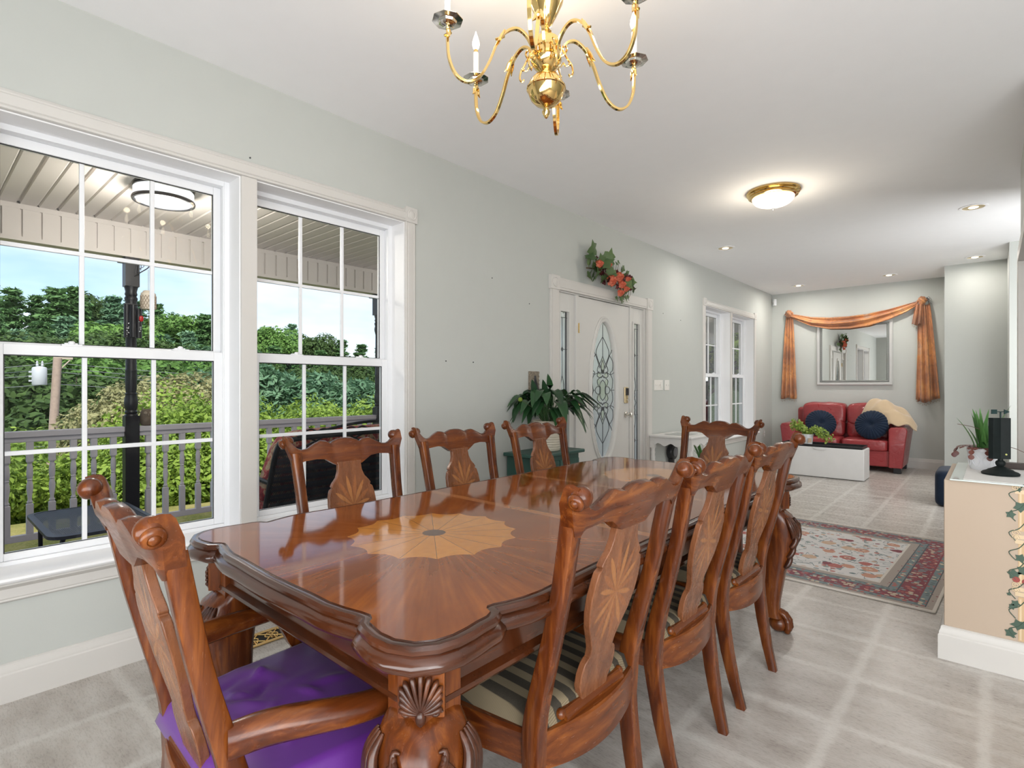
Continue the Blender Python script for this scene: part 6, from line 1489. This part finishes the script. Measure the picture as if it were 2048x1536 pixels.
# bushes along the lawn edge
G2 = 'bushes along the edge of the lawn'
b1 = tree_proto('bright_bush', '', 'bush', 'bush', 2.2, 1.35, F_bush, 24000, .040, 11, G2); b2 = tree_proto('tan_bush', '', 'bush', 'bush', 3.3, 1.25, F_tan, 24000, .050, 12, G2)
b3 = tree_proto('young_pine', '', 'tree', 'pine', 3.6, 1.5, F_blue, 13000, .075, 13, 'young pines beyond the porch railing')
first = {1: True, 2: True, 3: True}
def putb(k, x, y, s, lab, z=None, sz=1.0):
    P = {1: b1, 2: b2, 3: b3}[k]; loc = (x, y, ground_z(x, y) - .05 if z is None else z); rz = rnd.uniform(0, 6)
    if first[k]: first[k] = False; P.location = loc; P.rotation_euler = (0, 0, rz); P.scale = (s, s, s * sz); P['label'] = lab
    else: dup(P, loc, rz, lab, (s, s, s * sz))
bl = ['bright green bush at the lawn edge, %s by the railing' % w for w in ('leftmost', 'second from the left', 'third from the left', 'left of the black post', 'just behind the black post', 'right of the black post', 'below the tan bush', 'right of the tan bush', 'behind the patio loveseat', 'beyond the loveseat left end', 'beyond the loveseat middle', 'beyond the loveseat right end', 'outside the entry')]
for i in range(13):
    if i in (2, 3): continue
    y = -.9 + i * .95; x = -7.7 - .25 * (i % 3); putb(1, x, y, 1.0 + .12 * ((i * 7) % 3), bl[i], z=-1.55, sz=.86 + .10 * (i % 2))
for i, (x, y, s) in enumerate(((-9.6, 0.2, 1.0), (-9.9, 2.9, .8), (-10.2, 6.6, 1.1), (-10.5, 9.0, 1.1))): putb(1, x, y, s * 1.15, ['second-row bright green bush behind the leftmost balusters', 'second-row bright green bush left of the utility pole', 'second-row bright green bush behind the second dining window', 'second-row bright green bush beyond the right railing end'][i], z=-2.2)
for i, (px, d, s) in enumerate(((285, 13.6, 1.0), (392, 14.2, 1.08))): x, y = at_az(px, d); putb(2, x, y, s, ['tan-leaved large bush right behind the black porch post', 'tan-leaved large bush at the right side of the first dining window'][i], z=-1.75)
for i, (px, d, s) in enumerate(((415, 15.5, 1.0), (468, 14, 1.0), (520, 14.5, 1.05), (560, 15.5, 1.0), (600, 14.2, .95), (640, 15.5, 1.0), (680, 14.6, .92), (715, 15.4, .95), (755, 15, .9), (795, 15.5, .9))):
    x, y = at_az(px, d); putb(3, x, y, s * .93, 'young blue-green pine beyond the railing, %s of the row' % ['first', 'second', 'third', 'fourth', 'fifth', 'sixth', 'seventh', 'eighth', 'ninth', 'tenth'][i], z=-1.9)
# trees seen through the far windows
mp_ = tree_proto('maple_tree', 'sunlit yellow-green maple close to the porch end, seen through the far windows', 'tree', 'broad', 7, 3.0, F_bush, 16000, .10, 21, G1)
mp_.location = (-4.4, 16.8, -1.6)
dup(mp_, (-3.0, 21.0, -1.6), 2.0, 'second sunlit yellow-green maple behind the first, right of it in the far windows', (1.1, 1.1, 1.1))
for i, (x, y, H, k) in enumerate(((-3.6, 19.5, 8.5, 3), (-5.8, 18.5, 9.0, 2), (-7.4, 21.5, 9.5, 3), (-2.6, 23.0, 9, 2), (-5.0, 25.0, 10, 3))):
    put(k, x, y, H, ['bright leafy tree close behind the first far window', 'dark leafy tree seen through the left far window', 'bright leafy tree farther left beyond the far windows', 'dark leafy tree at the end of the porch', 'tall bright tree behind the others past the porch end'][i], z=-2.2)
# ================================================================== utility pole, wires, distant house
for i, px in enumerate((50, 95, 140, 190)):
    x, y = at_az(px, 19); putb(1, x, y, 1.6, 'bright green bush behind the utility pole, %s from the left' % ('first', 'second', 'third', 'fourth')[i], z=-2.9, sz=.8)
ux, uy = at_az(104, 17); up_ = thing('utility_pole', 'wooden utility pole with a grey transformer beyond the bushes', 'utility pole', (ux, uy, -3.85))
up_.scale = (.52, .52, .52)
b = MB(); b.tube([(-.1, -.30, 0), (.0, .20, 11.0)], [.20, .165], 12); obj('pole', b, simple('weathered_pole', (.40, .30, .24), .85, var=.25), up_)
b = MB(); b.lathe([(.0, 0), (.25, .0), (.27, .03), (.27, .75), (.24, .80), (.10, .84), (.0, .86)], 20, (.1, -.45, 9.75)); tr_ = obj('transformer', b, simple('transformer_grey', (.55, .57, .60), .5), up_)
b = MB(); [b.lathe([(.04, 0), (.055, .05), (.035, .10), (.05, .15), (.02, .25)], 10, (.1 + dx, -.45 + dy, 10.6)) for dx, dy in ((.0, -.08), (.0, .1))]; [b.box((.05, -.82, z), (.15, -.70, z + .08)) for z in (9.9, 10.1, 10.3)]; obj('insulators', b, simple('insulator_grey', (.5, .52, .54), .4), tr_)
b = MB(); b.box((-.05, .05, 10.95), (.05, .75, 11.05)); b.tube([(0, .15, 10.3), (0, .68, 10.95)], .03, 6); obj('crossarm', b, simple('crossarm_wood', (.5, .42, .33), .8), up_)
for i, (z0, z1, sag, yo) in enumerate(((1.75, 1.5, .3, 0), (1.63, 1.1, .35, .12), (1.25, .7, .35, 0), (1.52, .9, .4, .25), (-.25, -.9, .2, .1))):
    b = MB(); far = at_az(900, 40); nr = at_az(-300, 25)
    P = []
    for q in range(25):
        u = q / 24
        P.append((ux + (far[0] - ux) * u, uy + yo + (far[1] - uy) * u, z0 + (z1 - z0) * u - sag * 4 * u * (1 - u)))
    Q = [(ux + (nr[0] - ux) * q / 10, uy + yo + (nr[1] - uy) * q / 10, z0 - .15 * 4 * (q / 10) * (1 - q / 10)) for q in range(10, 0, -1)]
    b.tube(Q + P, .009, 5); tag(obj('power_line', b, simple('cable_grey', (.25, .26, .27), .6)), ['topmost power line from the top of the utility pole', 'second power line from the top of the utility pole', 'power line level with the transformer', 'power line third from the top, sagging to the right', 'lowest cable crossing behind the bushes'][i], 'power line', 'power lines on the utility pole')
hx_, hy_ = at_az(160, 62); dh = thing('distant_house', 'small grey-roofed house in the valley right of the utility pole', 'house', (hx_, hy_, -4.9), radians(0))
b = MB(); b.box((-3, -4.5, 0), (3, 4.5, 2.5)); obj('walls', b, simple('house_siding', (.20, .22, .25), .8), dh)
b = MB(); b.prism([(-3.6, 2.4), (3.6, 2.4), (0, 4.0)], lambda u, v: (u, -5, v), lambda u, v: (u, 5, v)); rf = obj('roof', b, simple('blue_grey_roof', (.06, .065, .085), .8), dh, angle=0)
b = MB(); b.prism([(-1.6, 2.4), (1.6, 2.4), (0, 3.5)], lambda u, v: (4.6, u - .6, v), lambda u, v: (.5, u - .6, v)); obj('gable', b, simple('gable_siding', (.16, .18, .21), .8), dh, angle=0)
b = MB(); b.tube([(4.7, -2.4, 2.3), (4.7, -.6, 3.6), (4.7, 1.2, 2.3)], .09, 4); b.box((4.4, -2.0, 0), (4.6, -1.8, 2.4)); b.box((4.4, .6, 0), (4.6, .8, 2.4)); obj('gable_trim', b, M_white, dh)
